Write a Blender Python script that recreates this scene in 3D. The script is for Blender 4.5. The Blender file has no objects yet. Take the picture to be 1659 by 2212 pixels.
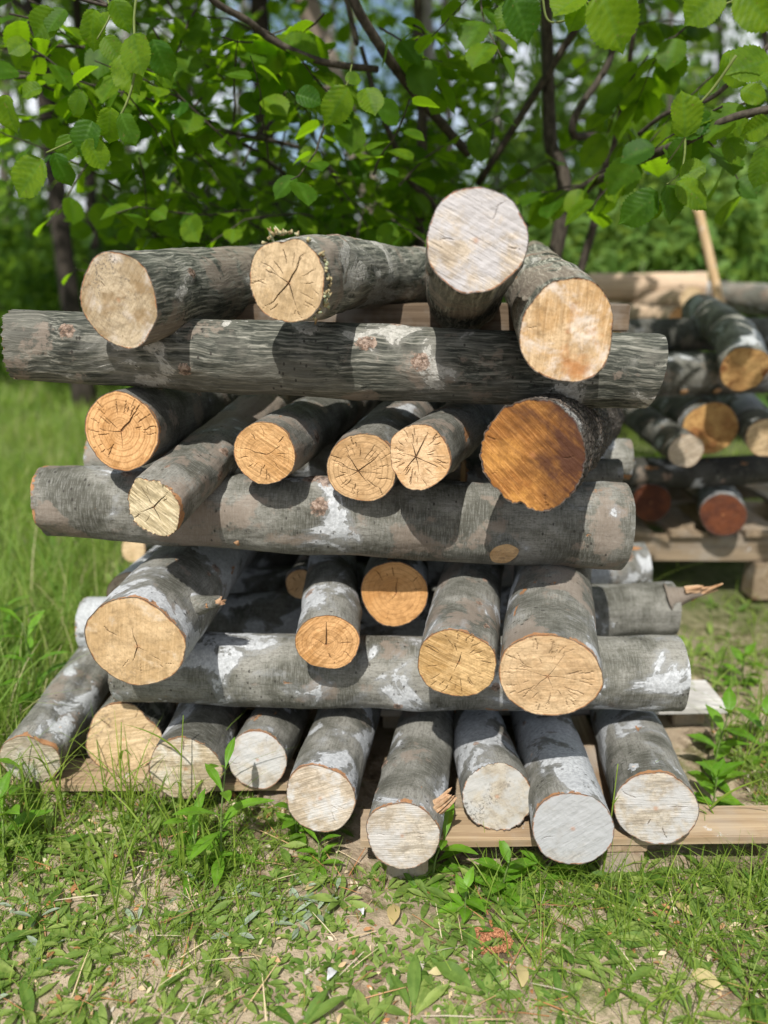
import bpy, math, random
import numpy as np
from mathutils import Vector, Matrix, Quaternion

random.seed(7)
rng = np.random.default_rng(11)
S = bpy.context.scene
C = S.collection
PI = math.pi

# ------------------------------------------------------------------ camera
H, TILT, F, CX, CY = 1.27, math.radians(17.0), 1662.0, 829.5, 1106.0
ct, st = math.cos(TILT), math.sin(TILT)

def at(u, v, Y):
    """world point at distance Y seen in direction (u, v) of a 1659 x 2212 frame"""
    x, y = (u - CX) / F, (v - CY) / F
    t = Y / (ct - y * st)
    return Vector((x * t, Y, H + t * (-st - y * ct)))

def depth(p):
    return p[1] * ct + (H - p[2]) * st

def ground_at(u, v, z=0.0):
    y = (v - CY) / F
    t = (H - z) / (st + y * ct)
    return Vector(((u - CX) / F * t, t * (ct - y * st), z))

cam = bpy.data.cameras.new("camera")
cam.sensor_fit = 'VERTICAL'; cam.sensor_height = 34.6; cam.sensor_width = 25.95
cam.lens = 26.0
cam.clip_start = 0.05; cam.clip_end = 1000
cam.dof.use_dof = True; cam.dof.focus_distance = 1.55; cam.dof.aperture_fstop = 1.35
co = bpy.data.objects.new("camera", cam); C.objects.link(co)
co.location = (0, 0, H); co.rotation_euler = (PI / 2 - TILT, 0, 0)
S.camera = co

# ------------------------------------------------------------------ light
SUN_EL, SUN_AZ = math.radians(53), math.radians(13)     # from behind the camera, to the left
to_sun = Vector((-math.sin(SUN_AZ) * math.cos(SUN_EL), -math.cos(SUN_AZ) * math.cos(SUN_EL), math.sin(SUN_EL)))
sl = bpy.data.lights.new("sun", 'SUN'); sl.energy = 5.0; sl.angle = math.radians(0.53); sl.color = (1.0, 0.955, 0.88)
so = bpy.data.objects.new("sun", sl); C.objects.link(so)
so.location = to_sun * 20
so.rotation_euler = to_sun.to_track_quat('Z', 'Y').to_euler()
w = bpy.data.worlds.new("World"); S.world = w; w.use_nodes = True
nt = w.node_tree
sky = nt.nodes.new('ShaderNodeTexSky'); sky.sky_type = 'NISHITA'; sky.sun_disc = False
sky.sun_elevation = SUN_EL
sky.sun_rotation = math.atan2(to_sun.x, to_sun.y)
sky.air_density = 1.0; sky.dust_density = 1.5
bg = nt.nodes['Background']; bg.inputs['Strength'].default_value = 0.105
tc = nt.nodes.new('ShaderNodeTexCoord'); cn = nt.nodes.new('ShaderNodeTexNoise'); cn.inputs['Scale'].default_value = 3.0; cn.inputs['Detail'].default_value = 6
nt.links.new(tc.outputs['Generated'], cn.inputs['Vector'])
mr = nt.nodes.new('ShaderNodeMapRange'); mr.inputs[1].default_value = .42; mr.inputs[2].default_value = .56; nt.links.new(cn.outputs['Fac'], mr.inputs[0])
cm = nt.nodes.new('ShaderNodeMix'); cm.data_type = 'RGBA'; nt.links.new(mr.outputs[0], cm.inputs[0]); nt.links.new(sky.outputs[0], cm.inputs[6]); cm.inputs[7].default_value = (8.0, 8.3, 8.7, 1)
nt.links.new(cm.outputs[2], bg.inputs[0])
S.view_settings.view_transform = 'Standard'; S.view_settings.look = 'None'
S.view_settings.exposure = 0.28; S.view_settings.gamma = 1
S.render.engine = 'CYCLES'
S.cycles.use_denoising = True
S.cycles.max_bounces = 8; S.cycles.diffuse_bounces = 4; S.cycles.transmission_bounces = 4
S.cycles.sample_clamp_indirect = 6

# ------------------------------------------------------------------ noise for geometry
_perm = np.random.default_rng(5).random((64, 64, 64))
def vnoise(p):
    p = np.asarray(p, float)
    i = np.floor(p).astype(int); f = p - i
    f = f * f * (3 - 2 * f)
    i0 = i & 63; i1 = (i + 1) & 63
    x0, y0, z0 = i0[..., 0], i0[..., 1], i0[..., 2]
    x1, y1, z1 = i1[..., 0], i1[..., 1], i1[..., 2]
    fx, fy, fz = f[..., 0], f[..., 1], f[..., 2]
    c00 = _perm[x0, y0, z0] * (1 - fx) + _perm[x1, y0, z0] * fx
    c10 = _perm[x0, y1, z0] * (1 - fx) + _perm[x1, y1, z0] * fx
    c01 = _perm[x0, y0, z1] * (1 - fx) + _perm[x1, y0, z1] * fx
    c11 = _perm[x0, y1, z1] * (1 - fx) + _perm[x1, y1, z1] * fx
    return ((c00 * (1 - fy) + c10 * fy) * (1 - fz) + (c01 * (1 - fy) + c11 * fy) * fz) * 2 - 1

def fbm(p, n=4, rough=.5):
    s, a, q = 0, 1, np.asarray(p, float)
    for k in range(n):
        s = s + a * vnoise(q); q = q * 2.03 + 7.1; a *= rough
    return s

def sst(x, a, b):
    t = np.clip((np.asarray(x, float) - a) / (b - a), 0, 1); return t * t * (3 - 2 * t)
def gz(x, y):
    x = np.asarray(x, float); y = np.asarray(y, float)
    p = np.stack([x, y, np.zeros_like(x)], -1)
    base = .045 + .06 * sst(-x, -.05, .55) * sst(y, .9, 1.5)
    base = base * (1 - .95 * sst(x, .95, 1.3) * sst(y, 2.0, 2.6))
    return base + .016 * fbm(p * 1.3, 2) * np.clip(np.abs(y - 1.6) , 0, 1) + .006 * fbm(p * 9 + 3, 3) + .0025 * fbm(p * 45, 2) - .004

def ground_pt(u, v):
    g = ground_at(u, v, .05)
    for _ in range(6): g = ground_at(u, v, float(gz(g.x, g.y)))
    return g

# ------------------------------------------------------------------ mesh helpers
def link(o, parent=None):
    C.objects.link(o)
    if parent is not None: o.parent = parent
    return o

def mesh_np(name, V, F, mat, parent=None, attrs=None, smooth=True):
    """V (n,3); F (m,k) int array or a list of such arrays with different k"""
    V = np.asarray(V, np.float32)
    Fs = F if isinstance(F, list) else [F]
    Fs = [np.asarray(f, np.int32) for f in Fs if len(f)]
    me = bpy.data.meshes.new(name)
    me.vertices.add(len(V)); me.vertices.foreach_set('co', V.ravel())
    nl = sum(f.size for f in Fs); npol = sum(len(f) for f in Fs)
    me.loops.add(nl); me.polygons.add(npol)
    me.loops.foreach_set('vertex_index', np.concatenate([f.ravel() for f in Fs]))
    tot = np.concatenate([np.full(len(f), f.shape[1], np.int32) for f in Fs])
    start = np.concatenate([[0], np.cumsum(tot)[:-1]]).astype(np.int32)
    me.polygons.foreach_set('loop_start', start)
    try: me.polygons.foreach_set('loop_total', tot)
    except Exception: pass
    me.polygons.foreach_set('use_smooth', np.full(npol, smooth, bool))
    me.update(calc_edges=True)
    for k, a in (attrs or {}).items():
        at_ = me.attributes.new(k, 'FLOAT', 'POINT')
        at_.data.foreach_set('value', np.asarray(a, np.float32).ravel())
    if mat: me.materials.append(mat)
    o = bpy.data.objects.new(name, me)
    return link(o, parent)

def tag(o, label=None, cat=None, group=None, kind=None):
    if label: o['label'] = label
    if cat: o['category'] = cat
    if group: o['group'] = group
    if kind: o['kind'] = kind
    return o

def empty(name, loc=(0, 0, 0), mat4=None):
    o = bpy.data.objects.new(name, None); o.empty_display_size = .05
    C.objects.link(o)
    if mat4 is not None: o.matrix_world = mat4
    else: o.location = loc
    return o

def grid_faces(nr, nc, wrap=False, off=0):
    """quads over nr rows x nc columns"""
    r = np.arange(nr - 1)[:, None]; c = np.arange(nc if wrap else nc - 1)[None, :]
    c2 = (c + 1) % nc
    a = r * nc + c; b = r * nc + c2; d = (r + 1) * nc + c2; e = (r + 1) * nc + c
    return (np.stack([a, b, d, e], -1).reshape(-1, 4) + off)

def catmull(P, n=8):
    P = [np.array(p, float) for p in P]
    P = [2 * P[0] - P[1]] + P + [2 * P[-1] - P[-2]]
    out = []
    for i in range(1, len(P) - 2):
        for k in range(n):
            t = k / n
            out.append(.5 * (2 * P[i] + (P[i + 1] - P[i - 1]) * t + (2 * P[i - 1] - 5 * P[i] + 4 * P[i + 1] - P[i + 2]) * t * t
                             + (3 * P[i] - P[i - 1] - 3 * P[i + 1] + P[i + 2]) * t ** 3))
    out.append(P[-2])
    return np.array(out)

def tube_np(P, R, nc=8, cap=True, seed=0, rough=0.0):
    """tube along points P (n,3) with radii R (n)"""
    P = np.asarray(P, float); R = np.broadcast_to(np.asarray(R, float), (len(P),))
    T = np.gradient(P, axis=0); T /= np.linalg.norm(T, axis=1)[:, None] + 1e-9
    ref = np.array([0, 0, 1.0]) if abs(T[0][2]) < .9 else np.array([1.0, 0, 0])
    X = np.cross(T, ref); X /= np.linalg.norm(X, axis=1)[:, None] + 1e-9
    Yv = np.cross(T, X)
    th = np.arange(nc) / nc * 2 * PI
    rr = R[:, None] * np.ones(nc)
    if rough:
        q = np.stack([np.cos(th)[None] * 2 + seed + 0 * R[:, None], np.sin(th)[None] * 2 + 0 * R[:, None],
                      np.arange(len(P))[:, None] * .6 + 0 * th[None]], -1)
        rr = rr * (1 + rough * vnoise(q))
    V = P[:, None] + rr[..., None] * (np.cos(th)[None, :, None] * X[:, None] + np.sin(th)[None, :, None] * Yv[:, None])
    V = V.reshape(-1, 3)
    Fq = [grid_faces(len(P), nc, True)]
    if cap:
        n = len(V)
        V = np.vstack([V, P[:1], P[-1:]])
        k = np.arange(nc); k2 = (k + 1) % nc
        b = (len(P) - 1) * nc
        Fq.append(np.stack([np.full(nc, n), k2, k], -1)); Fq.append(np.stack([np.full(nc, n + 1), b + k, b + k2], -1))
    return V, Fq

def join_np(parts):
    Vs, q, t, off = [], [], [], 0
    for V, Fl in parts:
        for f in (Fl if isinstance(Fl, list) else [Fl]):
            (q if f.shape[1] == 4 else t).append(f + off)
        Vs.append(V); off += len(V)
    out = []
    if q: out.append(np.concatenate(q))
    if t: out.append(np.concatenate(t))
    return np.vstack(Vs), out

# ------------------------------------------------------------------ node helper
class NT:
    def __init__(s, name):
        s.m = bpy.data.materials.new(name); s.m.use_nodes = True
        s.t = s.m.node_tree; s.n = s.t.nodes; s.n.clear()
        s.out = s.n.new('ShaderNodeOutputMaterial')
    def L(s, a, b): s.t.links.new(a, b)
    def put(s, sock, v):
        if v is None: return
        if isinstance(v, bpy.types.NodeSocket): s.L(v, sock)
        elif hasattr(sock, 'default_value'):
            d = sock.default_value
            if hasattr(d, '__len__') and len(d) == 4 and len(v) == 3: v = (*v, 1)
            sock.default_value = v
    def obj(s):
        n = s.n.new('ShaderNodeTexCoord'); return n.outputs['Object']
    def attr(s, name):
        n = s.n.new('ShaderNodeAttribute'); n.attribute_name = name; return n.outputs['Fac']
    def mapv(s, v, sc=(1, 1, 1), loc=(0, 0, 0), rot=(0, 0, 0)):
        n = s.n.new('ShaderNodeMapping'); s.L(v, n.inputs[0])
        n.inputs['Scale'].default_value = sc; n.inputs['Location'].default_value = loc; n.inputs['Rotation'].default_value = rot
        return n.outputs[0]
    def noise(s, v, scale=5, detail=4, rough=.55, dist=0.0, col=False):
        n = s.n.new('ShaderNodeTexNoise'); s.L(v, n.inputs['Vector'])
        n.inputs['Scale'].default_value = scale; n.inputs['Detail'].default_value = detail
        n.inputs['Roughness'].default_value = rough; n.inputs['Distortion'].default_value = dist
        return n.outputs['Color' if col else 'Fac']
    def vor(s, v, scale=5, feat='F1', out='Distance', rnd=1.0):
        n = s.n.new('ShaderNodeTexVoronoi'); s.L(v, n.inputs['Vector']); n.feature = feat
        n.inputs['Scale'].default_value = scale; n.inputs['Randomness'].default_value = rnd
        return n.outputs[out]
    def math(s, op, a, b=None, c=None, clamp=False):
        n = s.n.new('ShaderNodeMath'); n.operation = op; n.use_clamp = clamp
        s.put(n.inputs[0], a); s.put(n.inputs[1], b)
        if c is not None: s.put(n.inputs[2], c)
        return n.outputs[0]
    def step(s, v, a, b, lo=0.0, hi=1.0):
        n = s.n.new('ShaderNodeMapRange'); n.interpolation_type = 'SMOOTHSTEP'
        s.put(n.inputs[0], v)
        n.inputs[1].default_value = a; n.inputs[2].default_value = b
        n.inputs[3].default_value = lo; n.inputs[4].default_value = hi
        return n.outputs[0]
    def mix(s, f, a, b, mode='MIX'):
        n = s.n.new('ShaderNodeMix'); n.data_type = 'RGBA'; n.blend_type = mode
        s.put(n.inputs[0], f); s.put(n.inputs[6], a); s.put(n.inputs[7], b)
        return n.outputs[2]
    def ramp(s, f, stops):
        n = s.n.new('ShaderNodeValToRGB'); s.put(n.inputs[0], f)
        e = n.color_ramp.elements
        while len(e) < len(stops): e.new(.5)
        for k, (p, c) in enumerate(stops):
            e[k].position = p; e[k].color = (*c, 1) if len(c) == 3 else c
        return n.outputs[0]
    def bump(s, h, strength=.5, dist=.003, prev=None):
        n = s.n.new('ShaderNodeBump'); s.put(n.inputs['Height'], h)
        n.inputs['Strength'].default_value = strength; n.inputs['Distance'].default_value = dist
        if prev is not None: s.L(prev, n.inputs['Normal'])
        return n.outputs[0]
    def sep(s, v):
        n = s.n.new('ShaderNodeSeparateXYZ'); s.L(v, n.inputs[0]); return n.outputs
    def bsdf(s, col, rough=.8, spec=.25, nrm=None):
        n = s.n.new('ShaderNodeBsdfPrincipled')
        s.put(n.inputs['Base Color'], col); s.put(n.inputs['Roughness'], rough)
        s.put(n.inputs['Specular IOR Level'], spec)
        if nrm is not None: s.L(nrm, n.inputs['Normal'])
        return n.outputs[0]
    def done(s, sh):
        s.L(sh, s.out.inputs[0]); return s.m
    def leaf(s, col, tcol, fac=.38, rough=.5, spec=.3, nrm=None):
        b = s.bsdf(col, rough, spec, nrm)
        t = s.n.new('ShaderNodeBsdfTranslucent'); s.put(t.inputs[0], tcol)
        if nrm is not None: s.L(nrm, t.inputs['Normal'])
        m = s.n.new('ShaderNodeMixShader'); m.inputs[0].default_value = fac
        s.L(b, m.inputs[1]); s.L(t.outputs[0], m.inputs[2])
        return s.done(m.outputs[0])

_seed = [0]
def off():
    _seed[0] += 1
    r = random.Random(_seed[0] * 37)
    return (r.uniform(-40, 40), r.uniform(-40, 40), r.uniform(-40, 40))

# ------------------------------------------------------------------ bark
def bark_mat(kind='smooth', lichen=.5, tone=1.0, damage=.4, mud=.2):
    """grey bark; object z runs along the log from its near cut"""
    n = NT('bark_' + kind); P0 = n.obj(); P = n.mapv(P0, loc=off())
    z = n.sep(P0)[2]
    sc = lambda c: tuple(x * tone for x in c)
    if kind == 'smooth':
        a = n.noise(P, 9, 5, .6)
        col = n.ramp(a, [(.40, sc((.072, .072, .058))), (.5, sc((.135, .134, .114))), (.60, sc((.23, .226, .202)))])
        hatch = n.noise(n.mapv(P, (40, 40, 420)), 1, 3, .6)
        hatch2 = n.noise(n.mapv(P, (330, 330, 120)), 1, 3, .65)
        col = n.mix(n.step(hatch, .44, .64, 0, .4), col, sc((.28, .28, .26)))
        col = n.mix(n.step(hatch2, .5, .64, 0, .5), col, sc((.06, .06, .05)))
        strk = n.noise(n.mapv(P, (230, 230, 14)), 1, 4, .6)
        col = n.mix(n.step(strk, .5, .62, 0, .35), col, sc((.07, .065, .052)))
        lcol, lcol2 = (.50, .52, .54), (.32, .335, .35)
        bh = n.math('ADD', n.math('MULTIPLY', hatch, .7), n.math('MULTIPLY', a, .8))
    elif kind == 'streaky':
        warp = n.noise(P, 7, 3, .5, col=True)
        wv = n.mix(.018, P, warp, 'LINEAR_LIGHT')
        lines = n.noise(n.mapv(wv, (150, 150, 6.5)), 1, 5, .68)
        a = n.noise(P, 5, 5, .6)
        col = n.ramp(lines, [(.36, sc((.028, .031, .026))), (.48, sc((.075, .08, .066))), (.57, sc((.19, .19, .16))), (.68, sc((.38, .37, .32)))])
        col = n.mix(n.step(a, .49, .58, 0, .45), col, sc((.21, .20, .17)))
        lcol, lcol2 = (.44, .43, .40), (.27, .265, .24)
        bh = n.math('ADD', lines, n.math('MULTIPLY', a, .5))
    else:  # rough
        v1 = n.vor(n.mapv(P, (1, 1, .45)), 70, 'DISTANCE_TO_EDGE')
        a = n.noise(P, 30, 6, .7)
        col = n.ramp(a, [(.3, sc((.028, .022, .018))), (.55, sc((.085, .072, .06))), (.75, sc((.24, .23, .21)))])
        col = n.mix(n.step(v1, 0.0, .12, .85, 0), col, (.018, .013, .01))
        lcol, lcol2 = (.3, .3, .29), (.2, .2, .19)
        bh = n.math('ADD', n.step(v1, 0, .2), a)
    # brown-pink weathered zones
    mm = n.noise(n.mapv(P, loc=(9, 3, 5)), 6, 6, .68)
    col = n.mix(n.step(mm, .60 - .13 * mud, .65 - .12 * mud, 0, .6), col, (.23, .185, .15))
    # lichen crust: ragged patches plus round spots with a scar in the middle
    lm = n.noise(n.mapv(P, (1, 1, .8), loc=(3, 8, 1)), 6.5, 7, .62, .5)
    thr = .612 - .125 * lichen
    patch = n.step(lm, thr, thr + .010)
    wq = n.mix(.05, P, n.noise(P, 30, 4, .6, col=True), 'LINEAR_LIGHT')
    vd = n.vor(wq, 8.5); vc = n.vor(wq, 8.5, out='Color')
    pick = n.math('LESS_THAN', n.sep(vc)[0], max(0, .1 + .5 * lichen))
    rad = n.math('MULTIPLY_ADD', n.sep(vc)[1], .2, .14)
    spot = n.math('MULTIPLY', n.step(n.math('SUBTRACT', vd, rad), -.03, .0, 1, 0), pick)
    soft = n.step(n.math('ADD', lm, n.math('MULTIPLY', n.noise(P, 55, 4, .7), .06)), thr - .03, thr + .06, 0, .6)
    col = n.mix(soft, col, tuple(x * .85 for x in lcol2))
    lich = n.math('MAXIMUM', n.math('MULTIPLY', patch, .95), spot)
    grain = n.noise(P, 130, 4, .7)
    lc = n.mix(n.step(grain, .35, .65), lcol2, lcol)
    lc = n.mix(n.step(n.noise(P, 17, 3, .6), .45, .7, 0, .45), lc, lcol2)
    col = n.mix(n.math('MULTIPLY', lich, n.step(n.noise(P, 75, 4, .7), .40, .52, .68, .97)), col, lc)
    scar = n.math('MULTIPLY', n.step(vd, .035, .05, 1, 0), pick)
    col = n.mix(scar, col, (.62, .48, .38))
    # small dark flecks and rusty scuffs
    fl = n.vor(n.mapv(P, (1, 1, 1.6)), 42)
    fm = n.math('MULTIPLY', n.step(fl, .12, .2, 1, 0), n.step(n.noise(n.mapv(P, loc=(1, 7, 2)), 9, 2), .5, .58))
    col = n.mix(n.math('MULTIPLY', fm, .85), col, (.03, .027, .024))
    sc2 = n.noise(n.mapv(P, (1, 1, .4), loc=(6, 6, 6)), 16, 4, .6)
    rust = n.step(n.math('ADD', sc2, n.math('MULTIPLY', n.noise(P, 110, 3, .7), .06)), .725 - .04 * damage, .745 - .04 * damage)
    nearcut = n.math('MULTIPLY_ADD', n.noise(n.mapv(P, loc=(2, 4, 9)), 24, 5, .7), .07, -.042 + .011 * damage)
    edge = n.step(n.math('SUBTRACT', z, nearcut), 0, .004, 1, 0)
    rust = n.math('MAXIMUM', rust, edge)
    col = n.mix(n.math('MULTIPLY', rust, .9), col, n.mix(n.noise(P, 90, 3), (.22, .085, .03), (.44, .24, .11)))
    scv = n.attr('scar')
    sn = n.noise(P, 85, 5, .75)
    scm = n.step(n.math('ADD', scv, n.math('MULTIPLY', n.math('SUBTRACT', sn, .5), 1.6)), .42, .55)
    col = n.mix(n.math('MULTIPLY', scm, .85), col, n.ramp(sn, [(.40, (.045, .03, .022)), (.5, (.16, .10, .07)), (.6, (.33, .25, .20))]))
    hgt = n.math('ADD', bh, n.math('ADD', n.math('MULTIPLY', lich, .55), n.math('MULTIPLY', rust, -.7)))
    hgt = n.math('ADD', hgt, n.math('MULTIPLY', grain, .45))
    nr = n.bump(hgt, 1.0 if kind == 'rough' else .75, .008 if kind == 'rough' else .0032)
    return n.done(n.bsdf(col, .78, .22, nr))

# ------------------------------------------------------------------ cut wood
def face_mat(c1, c2, saw=.4, sawdir=0.5, ring=.5, dust=0.0, dustcol=(.50, .495, .49), stain=None, stainamt=.4, fungus=0.0, rim=(.30, .13, .05), sgrad=None):
    """sawn end: object x,y lie in the cut, attribute q runs from pith 0 to bark 1"""
    n = NT('cut_wood'); P0 = n.obj(); P = n.mapv(P0, loc=off())
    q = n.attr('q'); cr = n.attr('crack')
    big = n.noise(P, 11, 5, .6)
    col = n.mix(n.step(big, .42, .58), c1, c2)
    qw = n.math('ADD', q, n.math('MULTIPLY', n.noise(P, 20, 3), .05))
    rg = n.math('SINE', n.math('MULTIPLY', qw, 88.0)); rg2 = n.math('SINE', n.math('MULTIPLY', qw, 41.0))
    rgs = n.step(n.math('ADD', rg, rg2), -.3, 1.7)
    col = n.mix(n.math('MULTIPLY', rgs, ring * .8), col, tuple(x * .62 for x in c2))
    rays = n.noise(n.mapv(P, (260, 260, 1), rot=(0, 0, sawdir)), 1, 2, .6)
    saws = n.noise(n.mapv(n.mapv(P, rot=(0, 0, sawdir)), (14, 300, 1)), 1, 3, .65, .4)
    sawb = n.noise(n.mapv(n.mapv(P, rot=(0, 0, sawdir + .12)), (9, 95, 1)), 1, 2, .6, .3)
    col = n.mix(n.step(saws, .46, .64, 0, saw * .85), col, tuple(min(.75, x * 1.25 + .03) for x in c1))
    fine = n.noise(P, 42, 6, .7)
    col = n.mix(n.step(fine, .5, .64, 0, .5), col, tuple(x * .6 for x in c2))
    col = n.mix(n.step(sawb, .5, .64, 0, saw * .7), col, tuple(x * .58 for x in c2))
    col = n.mix(n.step(rays, .52, .68, 0, .35), col, tuple(x * .6 for x in c2))
    if dust > 0:
        dn = n.noise(n.mapv(P, (1, 1, 1), loc=(5, 2, 1)), 15, 5, .62, .3)
        t = .66 - .36 * dust
        col = n.mix(n.step(dn, t - .06, t + .12, 0, .88), col, dustcol)
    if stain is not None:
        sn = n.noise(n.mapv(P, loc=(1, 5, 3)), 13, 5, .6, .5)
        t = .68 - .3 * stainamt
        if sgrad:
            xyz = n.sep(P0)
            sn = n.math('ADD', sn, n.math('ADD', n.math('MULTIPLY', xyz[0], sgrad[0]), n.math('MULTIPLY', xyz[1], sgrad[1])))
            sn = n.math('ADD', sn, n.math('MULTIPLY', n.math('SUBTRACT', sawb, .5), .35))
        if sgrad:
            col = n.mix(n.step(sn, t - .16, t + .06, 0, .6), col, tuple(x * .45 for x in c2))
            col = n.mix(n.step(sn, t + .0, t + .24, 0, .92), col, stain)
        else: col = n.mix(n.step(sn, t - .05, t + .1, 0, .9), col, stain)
    if fungus > 0:
        fn = n.math('MULTIPLY', n.step(n.noise(n.mapv(P, loc=(7, 1, 2)), 12, 3), .47, .66), n.step(n.noise(P, 150, 3, .7), .5, .62))
        col = n.mix(n.math('MULTIPLY', fn, fungus), col, (.07, .065, .06))
    pith = n.step(qw, .03, .12, .5, 0)
    col = n.mix(pith, col, (.35, .15, .06))
    rimn = n.math('ADD', q, n.math('MULTIPLY', n.noise(P, 60, 3), .03))
    col = n.mix(n.math('MULTIPLY', n.step(rimn, .970, .982, 0, 1), n.step(n.noise(P, 35, 4, .7), .44, .58, .0, .85)), col, rim)
    col = n.mix(n.step(rimn, .990, 1.0, 0, .9), col, (.07, .06, .05))
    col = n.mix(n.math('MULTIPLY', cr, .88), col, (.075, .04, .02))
    h = n.math('ADD', n.math('MULTIPLY', saws, saw * 1.2), n.math('MULTIPLY', sawb, saw))
    h = n.math('ADD', h, n.math('MULTIPLY', n.noise(P, 170, 4, .7), .35))
    h = n.math('SUBTRACT', h, n.math('MULTIPLY', cr, 1.5))
    return n.done(n.bsdf(col, .72, .22, n.bump(h, .8, .0025)))

TAN = dict(c1=(.53, .345, .175), c2=(.40, .24, .105))
CREAM = dict(c1=(.53, .40, .245), c2=(.42, .30, .165))
ORANGE = dict(c1=(.56, .325, .145), c2=(.42, .215, .075))
PALE = dict(c1=(.47, .405, .325), c2=(.37, .30, .22), rim=(.36, .2, .1))

# ------------------------------------------------------------------ logs
def outline(th, seed, irr, sx, sy, dents):
    r = np.ones_like(th); rr = random.Random(seed)
    for k in (2, 3, 4, 5, 7):
        r = r + irr * rr.uniform(-1, 1) / (k ** .8) * np.cos(k * th + rr.uniform(0, 6.28))
    for (a, wd, am) in dents:
        d = (th - a + PI) % (2 * PI) - PI
        r = r + am * np.exp(-(d / wd) ** 2)
    return r * np.sqrt((sx * np.cos(th)) ** 2 + (sy * np.sin(th)) ** 2)

def face_np(th, rim, pith, seed, cracks, checks, nq=76, R=.08):
    """polar sheet from pith to the rim points (n,2); returns V, F, attrs"""
    n = len(th); q = np.linspace(0, 1, nq) ** .8
    rr = random.Random(seed)
    px, py = pith
    X = px + (rim[None, :, 0] - px) * q[:, None]; Y_ = py + (rim[None, :, 1] - py) * q[:, None]
    ck = np.zeros((nq, n)); Q = q[:, None] + 0 * th[None]; TH = th[None] + 0 * Q
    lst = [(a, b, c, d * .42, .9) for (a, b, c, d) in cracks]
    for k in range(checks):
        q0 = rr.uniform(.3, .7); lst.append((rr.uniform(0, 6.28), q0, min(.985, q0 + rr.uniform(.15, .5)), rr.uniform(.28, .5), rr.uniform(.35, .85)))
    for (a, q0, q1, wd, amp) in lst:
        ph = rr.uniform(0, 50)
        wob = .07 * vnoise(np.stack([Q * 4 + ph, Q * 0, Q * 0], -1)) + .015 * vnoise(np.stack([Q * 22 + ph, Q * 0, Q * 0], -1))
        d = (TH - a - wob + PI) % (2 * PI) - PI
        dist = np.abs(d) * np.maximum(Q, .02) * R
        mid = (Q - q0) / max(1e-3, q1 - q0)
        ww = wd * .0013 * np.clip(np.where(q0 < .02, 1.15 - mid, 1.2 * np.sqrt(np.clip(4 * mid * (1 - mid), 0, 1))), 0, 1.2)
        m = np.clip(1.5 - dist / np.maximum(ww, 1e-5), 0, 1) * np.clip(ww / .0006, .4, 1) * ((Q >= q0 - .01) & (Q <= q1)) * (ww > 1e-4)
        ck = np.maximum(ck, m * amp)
    return X, Y_, Q, ck

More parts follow.
